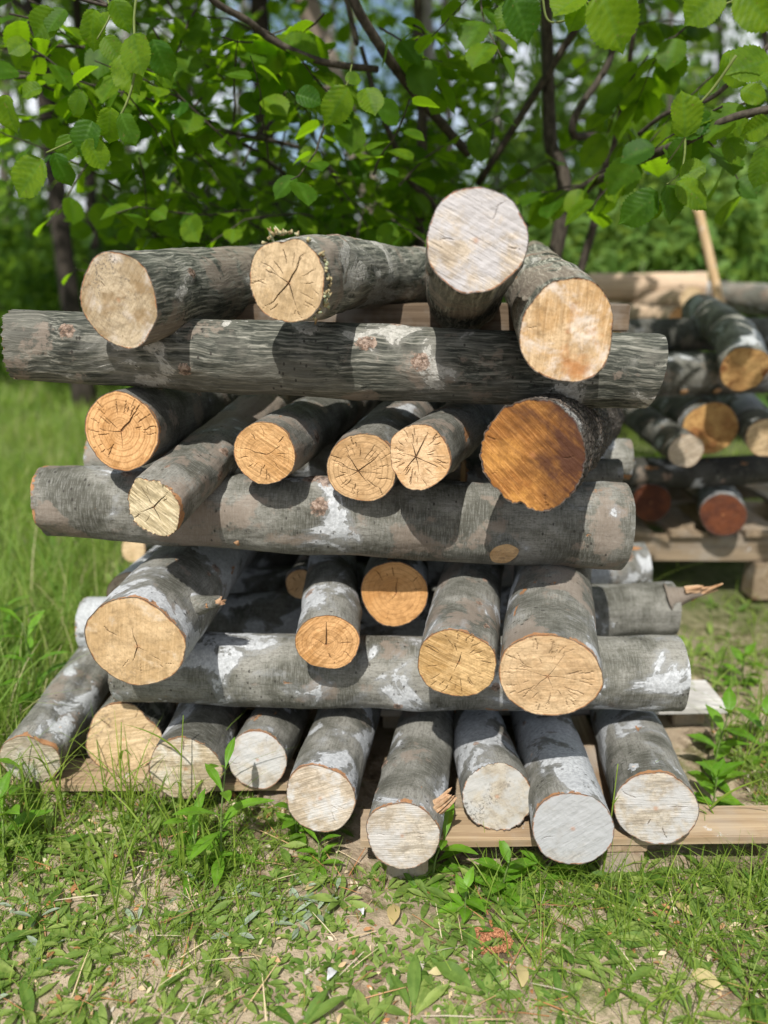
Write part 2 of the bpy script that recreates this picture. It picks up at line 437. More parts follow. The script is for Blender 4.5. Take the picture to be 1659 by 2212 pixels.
def make_log(name, label, front, w, back, L=1.0, kind='smooth', bark=None, face=None, seed=1, irr=.05, sx=1, sy=1, dents=(), taper=.06,
             bend=(0, 0), kink=None, cut=(0, 0), cut2=(0, 0), pith=(0, 0), cracks=(), checks=10, fray=.0015, lump=.019, cat='log', group='logs of the near stack',
             two_faces=False, R=None, scars=None, na=256, nl=100, far_cut=True):
    p0 = at(*front); p1 = at(*back)
    if R is None: R = w / 2 / F * depth(p0)
    a = (p1 - p0)
    if L is None: L = a.length
    a.normalize()
    x = a.cross(Vector((0, 0, 1))).normalized(); y = a.cross(x)
    M = Matrix(((x.x, y.x, a.x, p0.x), (x.y, y.y, a.y, p0.y), (x.z, y.z, a.z, p0.z), (0, 0, 0, 1)))
    root = empty(name, mat4=M); tag(root, label, cat, group)
    th = np.arange(na) / na * 2 * PI
    t = np.linspace(0, 1, nl) ** 1.15
    o = outline(th, seed, irr, sx, sy, dents)
    TH = th[None] + 0 * t[:, None]; T = t[:, None] + 0 * TH
    rad = R * o[None] * (1 - taper * T)
    q = np.stack([np.cos(TH) * 1.3 + seed * 3.1, np.sin(TH) * 1.3, T * L * 7], -1)
    rad = rad + R * lump * 2.2 * fbm(q, 3)
    q2 = np.stack([np.cos(TH) * 9 + seed, np.sin(TH) * 9, T * L * 60], -1)
    rad = rad + (.0016 if kind == 'rough' else .0005) * fbm(q2, 3)
    if kind == 'rough':
        q3 = np.stack([np.cos(TH) * 16, np.sin(TH) * 16 + seed, T * L * 90], -1)
        rad = rad + .0022 * np.abs(fbm(q3, 2))
    bx = bend[0] * np.sin(PI * T) ; by = bend[1] * np.sin(PI * T)
    if kink:
        tk, kx, ky = kink
        e = np.clip((T - tk) / (1 - tk), 0, 1); bx = bx + kx * e ** 1.3; by = by + ky * e ** 1.3
    lx = rad * np.cos(TH); ly = rad * np.sin(TH)
    lz = T * L + (cut[0] * lx + cut[1] * ly) * np.exp(-T * L / .07) + (cut2[0] * lx + cut2[1] * ly) * np.exp(-(1 - T) * L / .07)
    lz = lz + fray * .6 * fbm(np.stack([np.cos(TH) * 9, np.sin(TH) * 9 + seed, T * 0], -1), 4, .8) * np.exp(-T * L / .003)
    scar = np.zeros_like(T); rs = random.Random(seed * 7 + 1)
    for j in range(scars if scars is not None else 3 + int(L * 4)):
        ts, as_, ra, hh_ = rs.uniform(.04, .96), rs.uniform(0, 6.28), rs.uniform(.008, .02), rs.uniform(.0015, .006)
        dd = np.sqrt(((T - ts) * L / 1.2) ** 2 + (((TH - as_ + PI) % (2 * PI) - PI) * R) ** 2) / ra
        g = np.exp(-dd ** 2); scar = np.maximum(scar, g)
        bp = hh_ * (g - .5 * np.exp(-(dd * 2.2) ** 2) + .45 * np.exp(-(dd / 2.6) ** 2))
        lx = lx + bp * np.cos(TH); ly = ly + bp * np.sin(TH)
    V = np.stack([lx + bx, ly + by, lz], -1).reshape(-1, 3)
    Fq = grid_faces(nl, na, True)[:, ::-1]
    mb = bark or bark_mat(kind)
    ob = mesh_np('bark', V, Fq, mb, root, {'scar': scar.ravel()})
    def add_face(row, flip, fm, pt, crk, chk, sd):
        rim = V.reshape(nl, na, 3)[row]
        c = rim.mean(0)
        X, Y_, Q, ck = face_np(th, rim[:, :2] - c[:2], (pt[0] * R, pt[1] * R), sd, crk, chk, R=R)
        # fit the cut plane to the rim so the sheet meets the bark
        A = np.c_[rim[:, :2] - c[:2], np.ones(na)]
        k = np.linalg.lstsq(A, rim[:, 2], rcond=None)[0]
        Z = k[0] * X + k[1] * Y_ + k[2]
        Z = Z * (1 - Q ** 40) + rim[None, :, 2] * Q ** 40
        s = -1 if not flip else 1
        nse = fbm(np.stack([X * 70 + sd, Y_ * 70, 0 * X], -1), 3) * .0008 * (1 - Q ** 8)
        Z = Z + nse - s * ck * .003
        Vf = np.stack([X + c[0], Y_ + c[1], Z], -1).reshape(-1, 3)
        Ff = grid_faces(len(X), na, True)
        if flip: Ff = Ff[:, ::-1]
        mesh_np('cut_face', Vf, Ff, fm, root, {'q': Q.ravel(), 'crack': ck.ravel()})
    fm = face or face_mat(**TAN)
    add_face(0, False, fm, pith, cracks, checks, seed)
    if far_cut:
        add_face(nl - 1, True, fm if two_faces else fm, (.05, .05), (), 5, seed + 50)
    root['R'] = R
    return root, R, L

def stub(root, R, zpos, ang, length, r0, r1, lean=(0, 0, 0), mat=None, fmat=None, name='branch_stub', sink=.02, seed=3, flare=1.5, splinter=0.0):
    """a broken or sawn side branch growing from the bark at angle ang (0 right, pi/2 down)"""
    d = np.array([math.cos(ang), math.sin(ang), 0.0]); base = d * (R - sink) + np.array([0, 0, zpos])
    dirn = d + np.array(lean); dirn /= np.linalg.norm(dirn)
    n = 12; P = np.array([base + dirn * (length + sink) * k / (n - 1) for k in range(n)])
    tt = np.linspace(0, 1, n)
    Rr = r0 + (r1 - r0) * tt + r0 * (flare - 1) * np.exp(-tt * (length + sink) / (.6 * sink + .004))
    V, Fq = tube_np(P, Rr, 20, True, seed, .12)
    if splinter:
        k = np.arange(20); ring = (n - 1) * 20 + k
        V[ring] += dirn * (splinter * vnoise(np.c_[k * 1.7 + seed, k * 0, k * 0]))[:, None]
        V[ring] = V[ring] * .75 + P[-1] * .25 + dirn * (splinter * vnoise(np.c_[k * 1.7 + seed, k * 0, k * 0]))[:, None]*.3
    ob = mesh_np(name, V, Fq, mat, root)
    if fmat:
        ob.data.materials.append(fmat)
        for p in ob.data.polygons:
            if len(p.vertices) == 3 and p.index >= len(ob.data.polygons) - 20: p.material_index = 1
    return ob

# ------------------------------------------------------------------ sawn boards
def wood_mat(c1=(.36, .27, .18), c2=(.22, .155, .10), grey=.3, axis=0):
    n = NT('weathered_wood'); P = n.mapv(n.obj(), loc=off())
    s = [60, 60, 60]; s[axis] = 2.5
    g = n.noise(n.mapv(P, tuple(s)), 1, 4, .65, .6)
    col = n.mix(n.step(g, .35, .68), c2, c1)
    b = n.noise(P, 7, 4, .6)
    col = n.mix(n.step(b, .45, .65, 0, grey), col, (.33, .32, .30))
    kd = n.vor(n.mapv(P, tuple(.45 if k == axis else 1 for k in range(3))), 7)
    col = n.mix(n.step(kd, .05, .16, .85, 0), col, (.10, .05, .025))
    wp = n.noise(n.mapv(P, loc=(4, 4, 4)), 11, 6, .7)
    col = n.mix(n.step(wp, .63, .66, 0, .6), col, (.5, .5, .5))
    return n.done(n.bsdf(col, .8, .2, n.bump(g, .6, .002)))

def board(name, c, size, mat, parent, rot=0.0, seed=0, warp=.0015):
    """bevelled board of size (x,y,z) centred on c with slightly worn edges"""
    sx, sy, sz = size
    import bmesh
    bm = bmesh.new(); bmesh.ops.create_cube(bm, size=1)
    for v in bm.verts: v.co = Vector((v.co.x * sx, v.co.y * sy, v.co.z * sz))
    bmesh.ops.bevel(bm, geom=bm.edges[:], offset=min(.004, sz * .12), segments=2, affect='EDGES')
    long = 0 if sx >= sy and sx >= sz else (1 if sy >= sz else 2)
    ed = [e for e in bm.edges if abs((e.verts[0].co - e.verts[1].co)[long]) > .5 * size[long]]
    bmesh.ops.subdivide_edges(bm, edges=ed, cuts=14, use_grid_fill=True)
    for v in bm.verts:
        nn = vnoise(np.array([[v.co.x * 9 + seed * 5, v.co.y * 9, v.co.z * 9], [v.co.y * 9, seed * 3 + v.co.x * 9, v.co.z * 9 + 8], [v.co.z * 9 + 3, v.co.x * 9, v.co.y * 9 + seed]]))
        v.co += Vector(nn) * warp
    me = bpy.data.meshes.new(name); bm.to_mesh(me); bm.free(); me.materials.append(mat)
    for p in me.polygons: p.use_smooth = False
    o = bpy.data.objects.new(name, me); link(o, parent)
    o.location = c; o.rotation_euler = (0, 0, rot)
    return o

# ================================================================== THE NEAR STACK
LY = {}
def lowlog(key, *a, **k):
    LY[key] = make_log('log', *a, **k); return LY[key]

# --- pallets under the stack
PW = [wood_mat((.40, .30, .19), (.25, .175, .105), .25, 0) for _ in range(3)]
PWy = wood_mat((.36, .27, .18), (.22, .155, .10), .45, 1)
def pallet(label, x0, x1, y0, ylen, rot, deck, z0=0.05, top=.144, sx=(.06, .5, .94), group='pallets under the log stacks'):
    root = empty('pallet', ((x0 + x1) / 2, y0, z0)); tag(root, label, 'pallet', group)
    root.rotation_euler = (0, 0, rot)
    W = x1 - x0; hgt = top - z0
    for k, (yy, bw, mt) in enumerate(deck):
        board('deck_board', (0, yy, hgt - .011), (W, bw, .022), mt, root, seed=k + 1)
    for f in sx:
        xx = -W / 2 + W * f
        if .4 < f < .6: board('stringer_board', (xx, ylen / 2, hgt - .022 - .0105), (.1, ylen - .006, .02), PWy, root, seed=9)
        for yy in (.055, ylen - .055):
            board('block', (xx, yy, (hgt - .043) / 2 - .02), (.09, .1, hgt - .043 + .04), PWy, root, seed=int(xx * 50 + yy * 30))
    return root
PWH = wood_mat((.55, .54, .52), (.40, .38, .36), .8, 0)
pallet('left pallet, brown front board between the grass and the bottom left logs', -.80, -.22, 1.525, .8, .0, [(.05, .1, PW[0]), (.4, .1, PW[1]), (.74, .1, PW[2])])
pallet('right pallet, long front board and chalky white rear board past the bottom right logs', -.05, .95, 1.345, .68, .015, [(.05, .1, PW[1]), (.58, .15, PWH)], sx=(.10, .56, .93))

smooth = lambda **k: bark_mat('smooth', **k)
# bottom layer, left to right
lowlog('b1', 'leftmost bottom log with whitish cut and orange torn bark', (65, 1641, 1.52), 132, (196, 1455, 1.9), L=1.0, bark=smooth(lichen=.55, damage=.9),
       face=face_mat(c1=(.46, .40, .31), c2=(.35, .29, .21), saw=.8, sawdir=.1, ring=.1, dust=.25), seed=3, irr=.07, sy=.98, cut=(.0, .1), dents=((5.4, .3, -.12),), checks=4)
lowlog('b2', 'heart-shaped bottom log with cream cut set back on the left pallet', (268, 1598, 1.60), 158, (310, 1530, 1.85), L=.95, bark=bark_mat('streaky', lichen=.25, tone=.8),
       face=face_mat(**CREAM, saw=.55, sawdir=.05, ring=.2, fungus=.5), seed=4, irr=.05, dents=((5.5, .45, -.16), (4.2, .5, .06), (2.9, .4, .06)), checks=5, cracks=((1.9, .35, .9, 1.0),), fray=.004)
lowlog('b3', 'third bottom log with rough oatmeal cut behind a grass stalk', (402, 1661, 1.47), 158, (452, 1545, 1.72), L=1.0, bark=smooth(lichen=.45, damage=.7, tone=.85),
       face=face_mat(c1=(.44, .36, .25), c2=(.33, .265, .175), saw=.8, sawdir=-.05, ring=.15, dust=.3, dustcol=(.55, .52, .46)), seed=5, irr=.05, sy=.92, checks=3)
lowlog('b4', 'fourth bottom log with grey cut behind the leafy weed', (556, 1641, 1.52), 132, (600, 1560, 1.73), L=.95, bark=smooth(lichen=.5, damage=.9),
       face=face_mat(c1=(.44, .41, .36), c2=(.36, .31, .25), saw=.5, sawdir=.4, ring=.2, dust=.6, dustcol=(.43, .43, .43), stain=(.45, .3, .15), stainamt=.2), seed=6, irr=.04, checks=2)
lowlog('b5', 'fifth bottom log with beige cut, at the gap in the pallets', (692, 1725, 1.375), 158, (738, 1590, 1.64), L=1.0, bark=smooth(lichen=.5, damage=.75),
       face=face_mat(**PALE, saw=.6, sawdir=.35, ring=.2, dust=.35), seed=7, irr=.04, checks=3)
lowlog('b6', 'bottom log jutting farthest forward with splintered side stub', (868, 1806, 1.267), 164, (913, 1620, 1.60), L=1.05, bark=smooth(lichen=.35, damage=.5),
       face=face_mat(c1=(.45, .40, .33), c2=(.35, .29, .22), saw=.7, sawdir=.05, ring=.2, dust=.5, dustcol=(.45, .435, .42)), seed=8, irr=.05, checks=3, cut=(.08, .05))
lowlog('b7', 'thin bottom log with round grey cut and fuzzy lower rim', (1073, 1720, 1.385), 146, (1037, 1600, 1.65), L=.95, bark=smooth(lichen=.5, damage=.2, mud=.1),
       face=face_mat(c1=(.38, .345, .285), c2=(.31, .27, .21), saw=.25, sawdir=.4, ring=.1, dust=.5, dustcol=(.36, .36, .35), fungus=.8), seed=9, irr=.025, checks=1, fray=.006, cut=(-.1, -.1))
lowlog('b8', 'bottom log with blue-grey chalky cut and much white lichen', (1238, 1790, 1.278), 174, (1184, 1610, 1.63), L=1.05, bark=smooth(lichen=.85, damage=.6),
       face=face_mat(c1=(.34, .325, .30), c2=(.27, .26, .245), saw=.5, sawdir=.6, ring=.12, dust=.8, dustcol=(.33, .34, .35)), seed=10, irr=.03, checks=1)
lowlog('b9', 'rightmost bottom log with wide oval whitish cut on the front board', (1416, 1745, 1.335), 178, (1368, 1610, 1.63), L=1.05, bark=smooth(lichen=.75, damage=.8),
       face=face_mat(c1=(.38, .335, .27), c2=(.29, .245, .19), saw=.75, sawdir=.08, ring=.15, dust=.45, dustcol=(.39, .39, .39), stain=(.33, .34, .35), stainamt=.12), seed=11, irr=.03, sx=1.0, sy=.94, checks=5)
splint = wood_mat((.52, .36, .22), (.33, .17, .08), .1, 2)
def shards(root, base, dirn, length, rad, k, seed, mat, name='broken_stub'):
    rr = random.Random(seed); d = np.array(dirn, float); d /= np.linalg.norm(d); b = np.array(base, float)
    e1 = np.cross(d, [.3, .2, 1]); e1 /= np.linalg.norm(e1); e2 = np.cross(d, e1); tb = []
    for j in range(k):
        a = rr.uniform(0, 6.28); q = rad * math.sqrt(rr.random()) * .8
        p = b + e1 * q * math.cos(a) + e2 * q * math.sin(a)
        dd = d + e1 * rr.uniform(-.15, .15) + e2 * rr.uniform(-.15, .15); L = length * rr.uniform(.5, 1.1)
        tb.append(tube_np(np.array([p - dd * .015, p + dd * L * .5, p + dd * L * .85, p + dd * L]), np.array([.55, .5, .32, .05]) * rad * rr.uniform(.5, .9), 6, True, j, .25))
    V, Fq = join_np(tb)
    return mesh_np(name, V, Fq, mat, root, smooth=False)
r_, R_, L_ = LY['b6']
shards(r_, (math.cos(-.5) * R_ * .92, math.sin(-.5) * R_ * .92, .05), (.75, -.75, -.1), .06, .017, 7, 5, splint)

# crosswise log 1 and its rear fellows
XW = 'crosswise logs of the near stack'
make_log('log', 'lowest front crosswise log, grey with white lichen spots', (262, 1437, 1.65), 146, (1462, 1453, 1.64), L=None, bark=smooth(lichen=.62, damage=.25), face=face_mat(**PALE), seed=21, irr=.03, R=.085, taper=-.03, bend=(.012, .003), lump=.022, scars=6, nl=240, group=XW)
r_, R_, L_ = make_log('log', 'lower rear crosswise log ending in a torn branch on the right', (188, 1350, 2.02), 130, (1450, 1314, 2.02), L=None, bark=smooth(lichen=.62, damage=.3, tone=.9), face=face_mat(**TAN), seed=22, irr=.04, R=.083, nl=200, group=XW)
stub(r_, R_, L_ - .02, -.95, .06, .024, .013, (0, 0, 2.0), bark_mat('smooth', lichen=.1, mud=.8, tone=.8), splint, seed=8, flare=2.0, sink=.03, splinter=.012)
shards(r_, (math.cos(-.95) * R_ * 1.25, math.sin(-.95) * R_ * 1.25, L_ + .025), (.3, -.3, 1.6), .05, .012, 6, 6, splint)
stub(r_, R_, L_ + .035, -.95, .075, .010, .002, (.25, -.35, 1.6), splint, splint, name='splinter', seed=9)
stub(r_, R_, L_ + .035, -.95, .055, .008, .002, (0, .0, 2.2), splint, splint, name='splinter', seed=10)
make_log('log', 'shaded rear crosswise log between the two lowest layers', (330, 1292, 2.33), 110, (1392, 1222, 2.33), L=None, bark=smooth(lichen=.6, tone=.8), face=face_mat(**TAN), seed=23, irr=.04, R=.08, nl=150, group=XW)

# second layer
lowlog('c1', 'biggest log at left of second layer with broken twig stub', (290, 1387, 1.415), 222, (420, 1235, 1.84), L=1.1, bark=smooth(lichen=.8, damage=.35),
       face=face_mat(c1=(.55, .395, .225), c2=(.44, .30, .155), saw=.3, sawdir=1.4, ring=.2, dust=.12, dustcol=(.6, .5, .38), fungus=.25), seed=31, irr=.045, sy=.95, dents=((0.15, .5, .05), (4.9, .25, .05)),
       pith=(.05, .1), cracks=((1.9, 0, .5, 1.4), (4.6, 0, .75, .8), (.6, 0, .3, .9)), checks=6, cut=(0, .08))
r_, R_, L_ = LY['c1']; stub(r_, R_, .14, -.3, .07, .017, .012, (.1, -.1, -.5), bark_mat('smooth', lichen=.7), splint, seed=12, flare=3.2, sink=.035, splinter=.01)
lowlog('c2', 'slim log with split tan cut, second in the second layer', (708, 1386, 1.49), 138, (716, 1270, 1.8), L=1.0, bark=smooth(lichen=.85, damage=.3),
       face=face_mat(**ORANGE, saw=.5, sawdir=.7, ring=.75), seed=32, irr=.025, sy=.93, pith=(-.05, .1), cracks=((4.75, 0, .85, 2.4), (3.6, 0, .6, .8), (5.9, 0, .5, .7)), checks=6)
lowlog('c3', 'recessed round log with bright orange cut, in the shade', (852, 1281, 1.70), 146, (862, 1200, 2.1), L=.9, bark=smooth(lichen=.4),
       face=face_mat(c1=(.54, .30, .12), c2=(.42, .21, .07), saw=.2, sawdir=.2, ring=.5), seed=33, irr=.02, pith=(.05, .0), cracks=((4.8, 0, .55, 1.2), (2.2, 0, .5, .7)), checks=6)
lowlog('c4', 'log with golden banded cut, left neighbour of the large right log', (987, 1435, 1.372), 174, (1012, 1280, 1.72), L=1.05, bark=smooth(lichen=.45, damage=.8, mud=.7),
       face=face_mat(c1=(.54, .365, .175), c2=(.36, .22, .085), saw=.65, sawdir=-.45, ring=.25), seed=34, irr=.03, sy=.93, pith=(.05, -.05), cracks=((5.0, 0, .35, 1.6), (2.0, 0, .3, 1.0)), checks=26)
lowlog('c5', 'large log with pale tan cut and torn bark, right end of second layer', (1185, 1460, 1.29), 222, (1190, 1290, 1.64), L=1.1, bark=smooth(lichen=.5, damage=1.0, mud=.55),
       face=face_mat(c1=(.55, .40, .24), c2=(.44, .295, .16), saw=.3, sawdir=.1, ring=.4), seed=35, irr=.03, sy=.90, pith=(-.02, .02), cracks=((3.3, 0, .5, .9), (.0, 0, .95, .7), (2.3, 0, .75, .8), (5.2, 0, .7, .7), (1.2, 0, .4, .7)), checks=40)
#(r_, R_, .012, -PI / 2, .006, .020, .014, (0, 0, .3), splint, splint, name='torn_bark', seed=14, sink=.012)
make_log('log', 'grey log half hidden behind the biggest second-layer log', (285, 1290, 1.85), 110, (395, 1185, 2.4), L=.8, bark=smooth(lichen=.75), face=face_mat(**PALE), seed=36, nl=60)
make_log('log', 'log with blurred tan cut showing under the left overhang', (288, 1187, 2.62), 56, (420, 1165, 3.1), L=.7, bark=smooth(lichen=.3), face=face_mat(**CREAM), seed=37, nl=50)
make_log('log', 'short dark knobby log left of the slim split log', (650, 1262, 1.85), 62, (668, 1215, 2.2), L=.6, bark=smooth(lichen=.3, tone=.7, mud=.8), face=face_mat(**TAN, fungus=.8), seed=38, nl=50)

# crosswise log 2
r_, R_, L_ = make_log('log', 'middle front crosswise log with sawn pale knot', (102, 1080, 1.68), 150, (1341, 1136, 1.68), L=None, bark=smooth(lichen=-.1, damage=.35, mud=.8, tone=.95), face=face_mat(**CREAM), seed=41, irr=.03,
         R=.080, taper=-.22, bend=(0.012, .003), nl=240, group=XW, cut=(0, .08), lump=.03, scars=18)
knotf = face_mat(c1=(.55, .38, .21), c2=(.40, .25, .12), saw=.4, ring=.2, fungus=.3)
def xpos(u, p0u=102, p1u=1341): return (u - p0u) / (p1u - p0u) * L_
kn = stub(r_, R_ * 1.16, xpos(1073), 0.42 , .012, .040, .033, (0, .1, .1), bark_mat('smooth', lichen=.3, mud=.6), None, name='sawn_knot', seed=15, sink=.03, flare=1.35)
# oval sawn surface on the knot
d = np.array([math.cos(.42), math.sin(.42), 0.0]); dn = d + np.array([0, .1, .1]); dn /= np.linalg.norm(dn)
c0 = d * (R_ * 1.16 - .03) + np.array([0, 0, xpos(1073)]) + dn * .0435
thk = np.arange(60) / 60 * 2 * PI; e1 = np.cross(dn, [0, 1, 0.2]); e1 /= np.linalg.norm(e1); e2 = np.cross(dn, e1)
ok = .0315 * outline(thk, 5, .06, 1, 1, ())
qq = np.linspace(0, 1, 14)
Vk = c0 + (qq[:, None] * ok[None] * np.cos(thk)[None])[..., None] * e1 + (qq[:, None] * ok[None] * np.sin(thk)[None])[..., None] * e2
mesh_np('knot_face', Vk.reshape(-1, 3), grid_faces(14, 60, True), knotf, kn, {'q': np.repeat(qq * .95, 60), 'crack': np.zeros(14 * 60)})
stub(r_, R_ * 1.05, xpos(512), .62, .016, .013, .009, (0, 0, .9), splint, splint, name='peeled_sliver', seed=16, sink=.01)
make_log('log', 'rear crosswise log with rusty scuffs right of the brown log', (200, 990, 2.12), 86, (1356, 992, 2.1), L=None, bark=smooth(lichen=.3, damage=1.0, mud=.6), face=face_mat(**ORANGE), seed=42, R=.062, nl=150, group=XW)
make_log('log', 'short greenish log end tucked above the middle crosswise log', (1000, 1022, 1.93), 62, (1335, 1022, 1.95), L=None, bark=smooth(lichen=.05, tone=.55), face=face_mat(**TAN, fungus=.6), seed=43, R=.041, nl=80, group=XW)
make_log('log', 'thin grey log end high behind the brown log', (900, 930, 2.3), 60, (1335, 916, 2.25), L=None, bark=smooth(lichen=.3, mud=.6), face=face_mat(**PALE), seed=44, R=.035, nl=80, group=XW)
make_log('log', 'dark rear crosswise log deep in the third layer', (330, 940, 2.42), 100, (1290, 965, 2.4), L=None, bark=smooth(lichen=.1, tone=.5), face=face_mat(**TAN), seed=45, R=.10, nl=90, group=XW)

# third layer
lowlog('d1', 'third layer leftmost log with split orange ringed cut', (264, 932, 1.555), 166, (420, 880, 2.05), L=1.0, bark=smooth(lichen=-.4, tone=.7, mud=.5),
       face=face_mat(**ORANGE, saw=.35, sawdir=1.1, ring=.8), seed=51, irr=.03, sy=1.04, pith=(-.02, 0), cracks=((5.45, 0, .98, 3.2), (3.1, 0, .55, 1.0), (1.6, 0, .5, .8), (2.2, .4, .85, .9), (3.8, .1, .6, .8)), checks=26, cut=(-.12, 0))
lowlog('d2', 'thin slanting log with chewed pale yellow cut', (332, 1096, 1.44), 138, (560, 890, 2.02), L=1.0, bark=smooth(lichen=-.2, mud=1.2, tone=.95), scars=16,
       face=face_mat(c1=(.52, .44, .29), c2=(.40, .325, .19), saw=.9, sawdir=-.5, ring=.1), seed=52, irr=.06, sy=.95, cracks=((5.5, 0, .9, 2.2), (2.7, 0, .6, 1.6), (1.0, 0, .7, 1.8), (4.0, .1, .7, 1.2)), checks=8, fray=.009, cut=(-.25, -.15), dents=((4.1, .3, .1),))
lowlog('d3', 'log with smooth tan cut between slanting log and star-cracked log', (572, 978, 1.54), 140, (690, 905, 1.95), L=1.0, bark=smooth(lichen=-.3, mud=.6, tone=.85),
       face=face_mat(c1=(.56, .34, .155), c2=(.43, .235, .09), saw=.6, sawdir=-.6, ring=.6), seed=53, irr=.025, pith=(.05, .05), cracks=((3.3, .0, .95, 1.3), (5.9, 0, .6, .8)), checks=14)
lowlog('d4', 'log with star-cracked ringed cut, left of the sunlit cracked log', (781, 1010, 1.55), 160, (862, 920, 1.95), L=1.0, bark=smooth(lichen=-.3, tone=.8, mud=.6),
       face=face_mat(c1=(.53, .35, .185), c2=(.40, .245, .115), saw=.2, sawdir=.4, ring=.75), seed=54, irr=.03, sy=.96, pith=(-.1, .1), cracks=((4.0, 0, .75, 1.5), (5.6, 0, .95, 1.6), (1.1, 0, .55, 1.4), (2.6, 0, .5, 1.0), (.2, 0, .6, .9), (3.3, 0, .9, 1.1)), checks=34)
lowlog('d5', 'sunlit log with cream cut full of radial cracks, beside brown log', (905, 988, 1.47), 144, (1010, 910, 1.85), L=1.0, bark=smooth(lichen=-.3, tone=.85, mud=.6),
       face=face_mat(c1=(.60, .42, .25), c2=(.49, .30, .145), saw=.35, sawdir=.2, ring=.3), seed=55, irr=.05, pith=(-.1, 0), cracks=((5.1, 0, .8, 2.0), (2.4, 0, .85, 1.6), (4.3, 0, .6, 1.5), (.4, 0, .75, 1.2), (1.4, 0, .6, 1.2), (3.3, 0, .7, 1.0)), checks=40, cut=(-.1, -.05))
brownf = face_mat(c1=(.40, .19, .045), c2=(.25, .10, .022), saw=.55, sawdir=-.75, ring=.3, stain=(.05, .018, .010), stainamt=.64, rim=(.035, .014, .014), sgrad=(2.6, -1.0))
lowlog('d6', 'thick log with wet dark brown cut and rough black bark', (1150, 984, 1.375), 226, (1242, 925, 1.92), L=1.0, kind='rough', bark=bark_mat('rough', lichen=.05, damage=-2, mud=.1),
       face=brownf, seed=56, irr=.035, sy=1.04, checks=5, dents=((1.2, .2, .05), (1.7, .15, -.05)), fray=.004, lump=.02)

# crosswise log 3
r3, R3, L3 = make_log('log', 'topmost front crosswise log, dark streaky bark with white patches', (38, 744, 1.64), 148, (1406, 801, 1.66), L=None, kind='streaky', bark=bark_mat('streaky', lichen=.33, mud=.2, damage=-1, tone=.7), face=face_mat(**CREAM, saw=.7), seed=61, irr=.035, scars=8,
         R=.073, taper=-.1, bend=(.014, .004), nl=260, group=XW, fray=.008, cut2=(0, -.12), lump=.03)
beam = empty('timber_beam', at(916, 686, 1.93)); tag(beam, 'sawn square timber lying crosswise behind the topmost crosswise log', 'timber')
board('timber', (0, 0, 0), (at(1353, 686, 1.93).x - at(480, 680, 1.93).x, .08, .064), wood_mat((.17, .125, .085), (.10, .07, .045), .4, 0), beam, seed=3, warp=.004)
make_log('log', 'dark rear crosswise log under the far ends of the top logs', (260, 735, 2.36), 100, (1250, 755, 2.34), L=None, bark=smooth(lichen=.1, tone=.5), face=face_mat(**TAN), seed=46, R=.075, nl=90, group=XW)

for (z_, y_, r_0) in [(.36, 2.5, .1), (.56, 2.62, .095), (.76, 2.5, .1), (.95, 2.66, .09), (.17, 2.5, .1)]:
    vv = CY + F * math.tan(math.atan2(H - z_, y_) - TILT)
    dd = y_ * ct + (H - z_) * st
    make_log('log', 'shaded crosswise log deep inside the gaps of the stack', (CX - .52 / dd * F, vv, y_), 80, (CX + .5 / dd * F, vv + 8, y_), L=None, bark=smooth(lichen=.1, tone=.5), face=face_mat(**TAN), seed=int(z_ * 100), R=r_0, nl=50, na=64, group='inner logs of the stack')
# top layer
lowlog('t1', 'top left log with mottled beige slanted cut', (256, 648, 1.47), 184, (520, 606, 2.0), L=.85, bark=bark_mat('streaky', lichen=-.2, mud=.8, damage=-1, tone=.95), kind='streaky',
       face=face_mat(c1=(.43, .35, .24), c2=(.32, .245, .15), saw=.35, sawdir=.9, ring=.35, dust=.3, dustcol=(.50, .45, .40), fungus=.7, stain=(.24, .165, .085), stainamt=.42), seed=71, irr=.045, sy=1.06, cut=(-.05, 0), dents=((4.4, .4, .06), (1.3, .5, .05)), checks=2, fray=.003, taper=.1, lump=.02)
lowlog('t2', 'crooked top log with star crack and moss on its cut rim', (620, 606, 1.44), 178, (800, 586, 1.92), L=1.0, bark=bark_mat('streaky', lichen=.15, mud=.6, damage=-1), kind='streaky',
       face=face_mat(**CREAM, saw=.35, sawdir=1.2, ring=.25, fungus=.3), seed=72, irr=.04, sy=1.06, cut=(-.05, 0), pith=(.05, .05), cracks=((5.35, 0, .9, 1.9), (2.35, 0, .95, 1.9), (1.2, 0, .8, 1.3), (3.6, 0, .5, 1.0), (4.1, .2, .6, .9)), checks=16, fray=.004,
       kink=(.3, .13, .04), taper=.12, lump=.04)
lowlog('t3', 'highest log, tilted up, with large chalk white cut', (1028, 519, 1.38), 216, (1010, 610, 1.70), L=.9, bark=bark_mat('streaky', lichen=-.2, mud=.9, damage=-1, tone=.95), kind='streaky',
       face=face_mat(c1=(.50, .43, .345), c2=(.39, .32, .24), saw=.9, sawdir=-.5, ring=.1, dust=.6, dustcol=(.45, .44, .455), fungus=.35), seed=73, irr=.04, sy=1.0, cut=(0, .25), checks=4, dents=((2.7, .2, .05), (.9, .2, -.04), (4.0, .4, .03)), fray=.004, lump=.03)
lowlog('t4', 'top right log with rough honey-coloured cut hanging over the front', (1226, 715, 1.40), 204, (1172, 640, 1.85), L=.95, bark=bark_mat('streaky', lichen=-.1, mud=1.1, damage=-.5, tone=1.2), kind='streaky',
       face=face_mat(c1=(.53, .385, .23), c2=(.43, .27, .125), saw=.6, sawdir=1.5, ring=.1, dust=.3, dustcol=(.62, .55, .48), stain=(.38, .17, .06), stainamt=.25, fungus=.15, rim=(.2, .08, .03)), seed=74, irr=.045, sy=1.1, checks=1, dents=((4.6, .2, -.06), (5.2, .3, .03)), fray=.004, cut=(0, -.05))

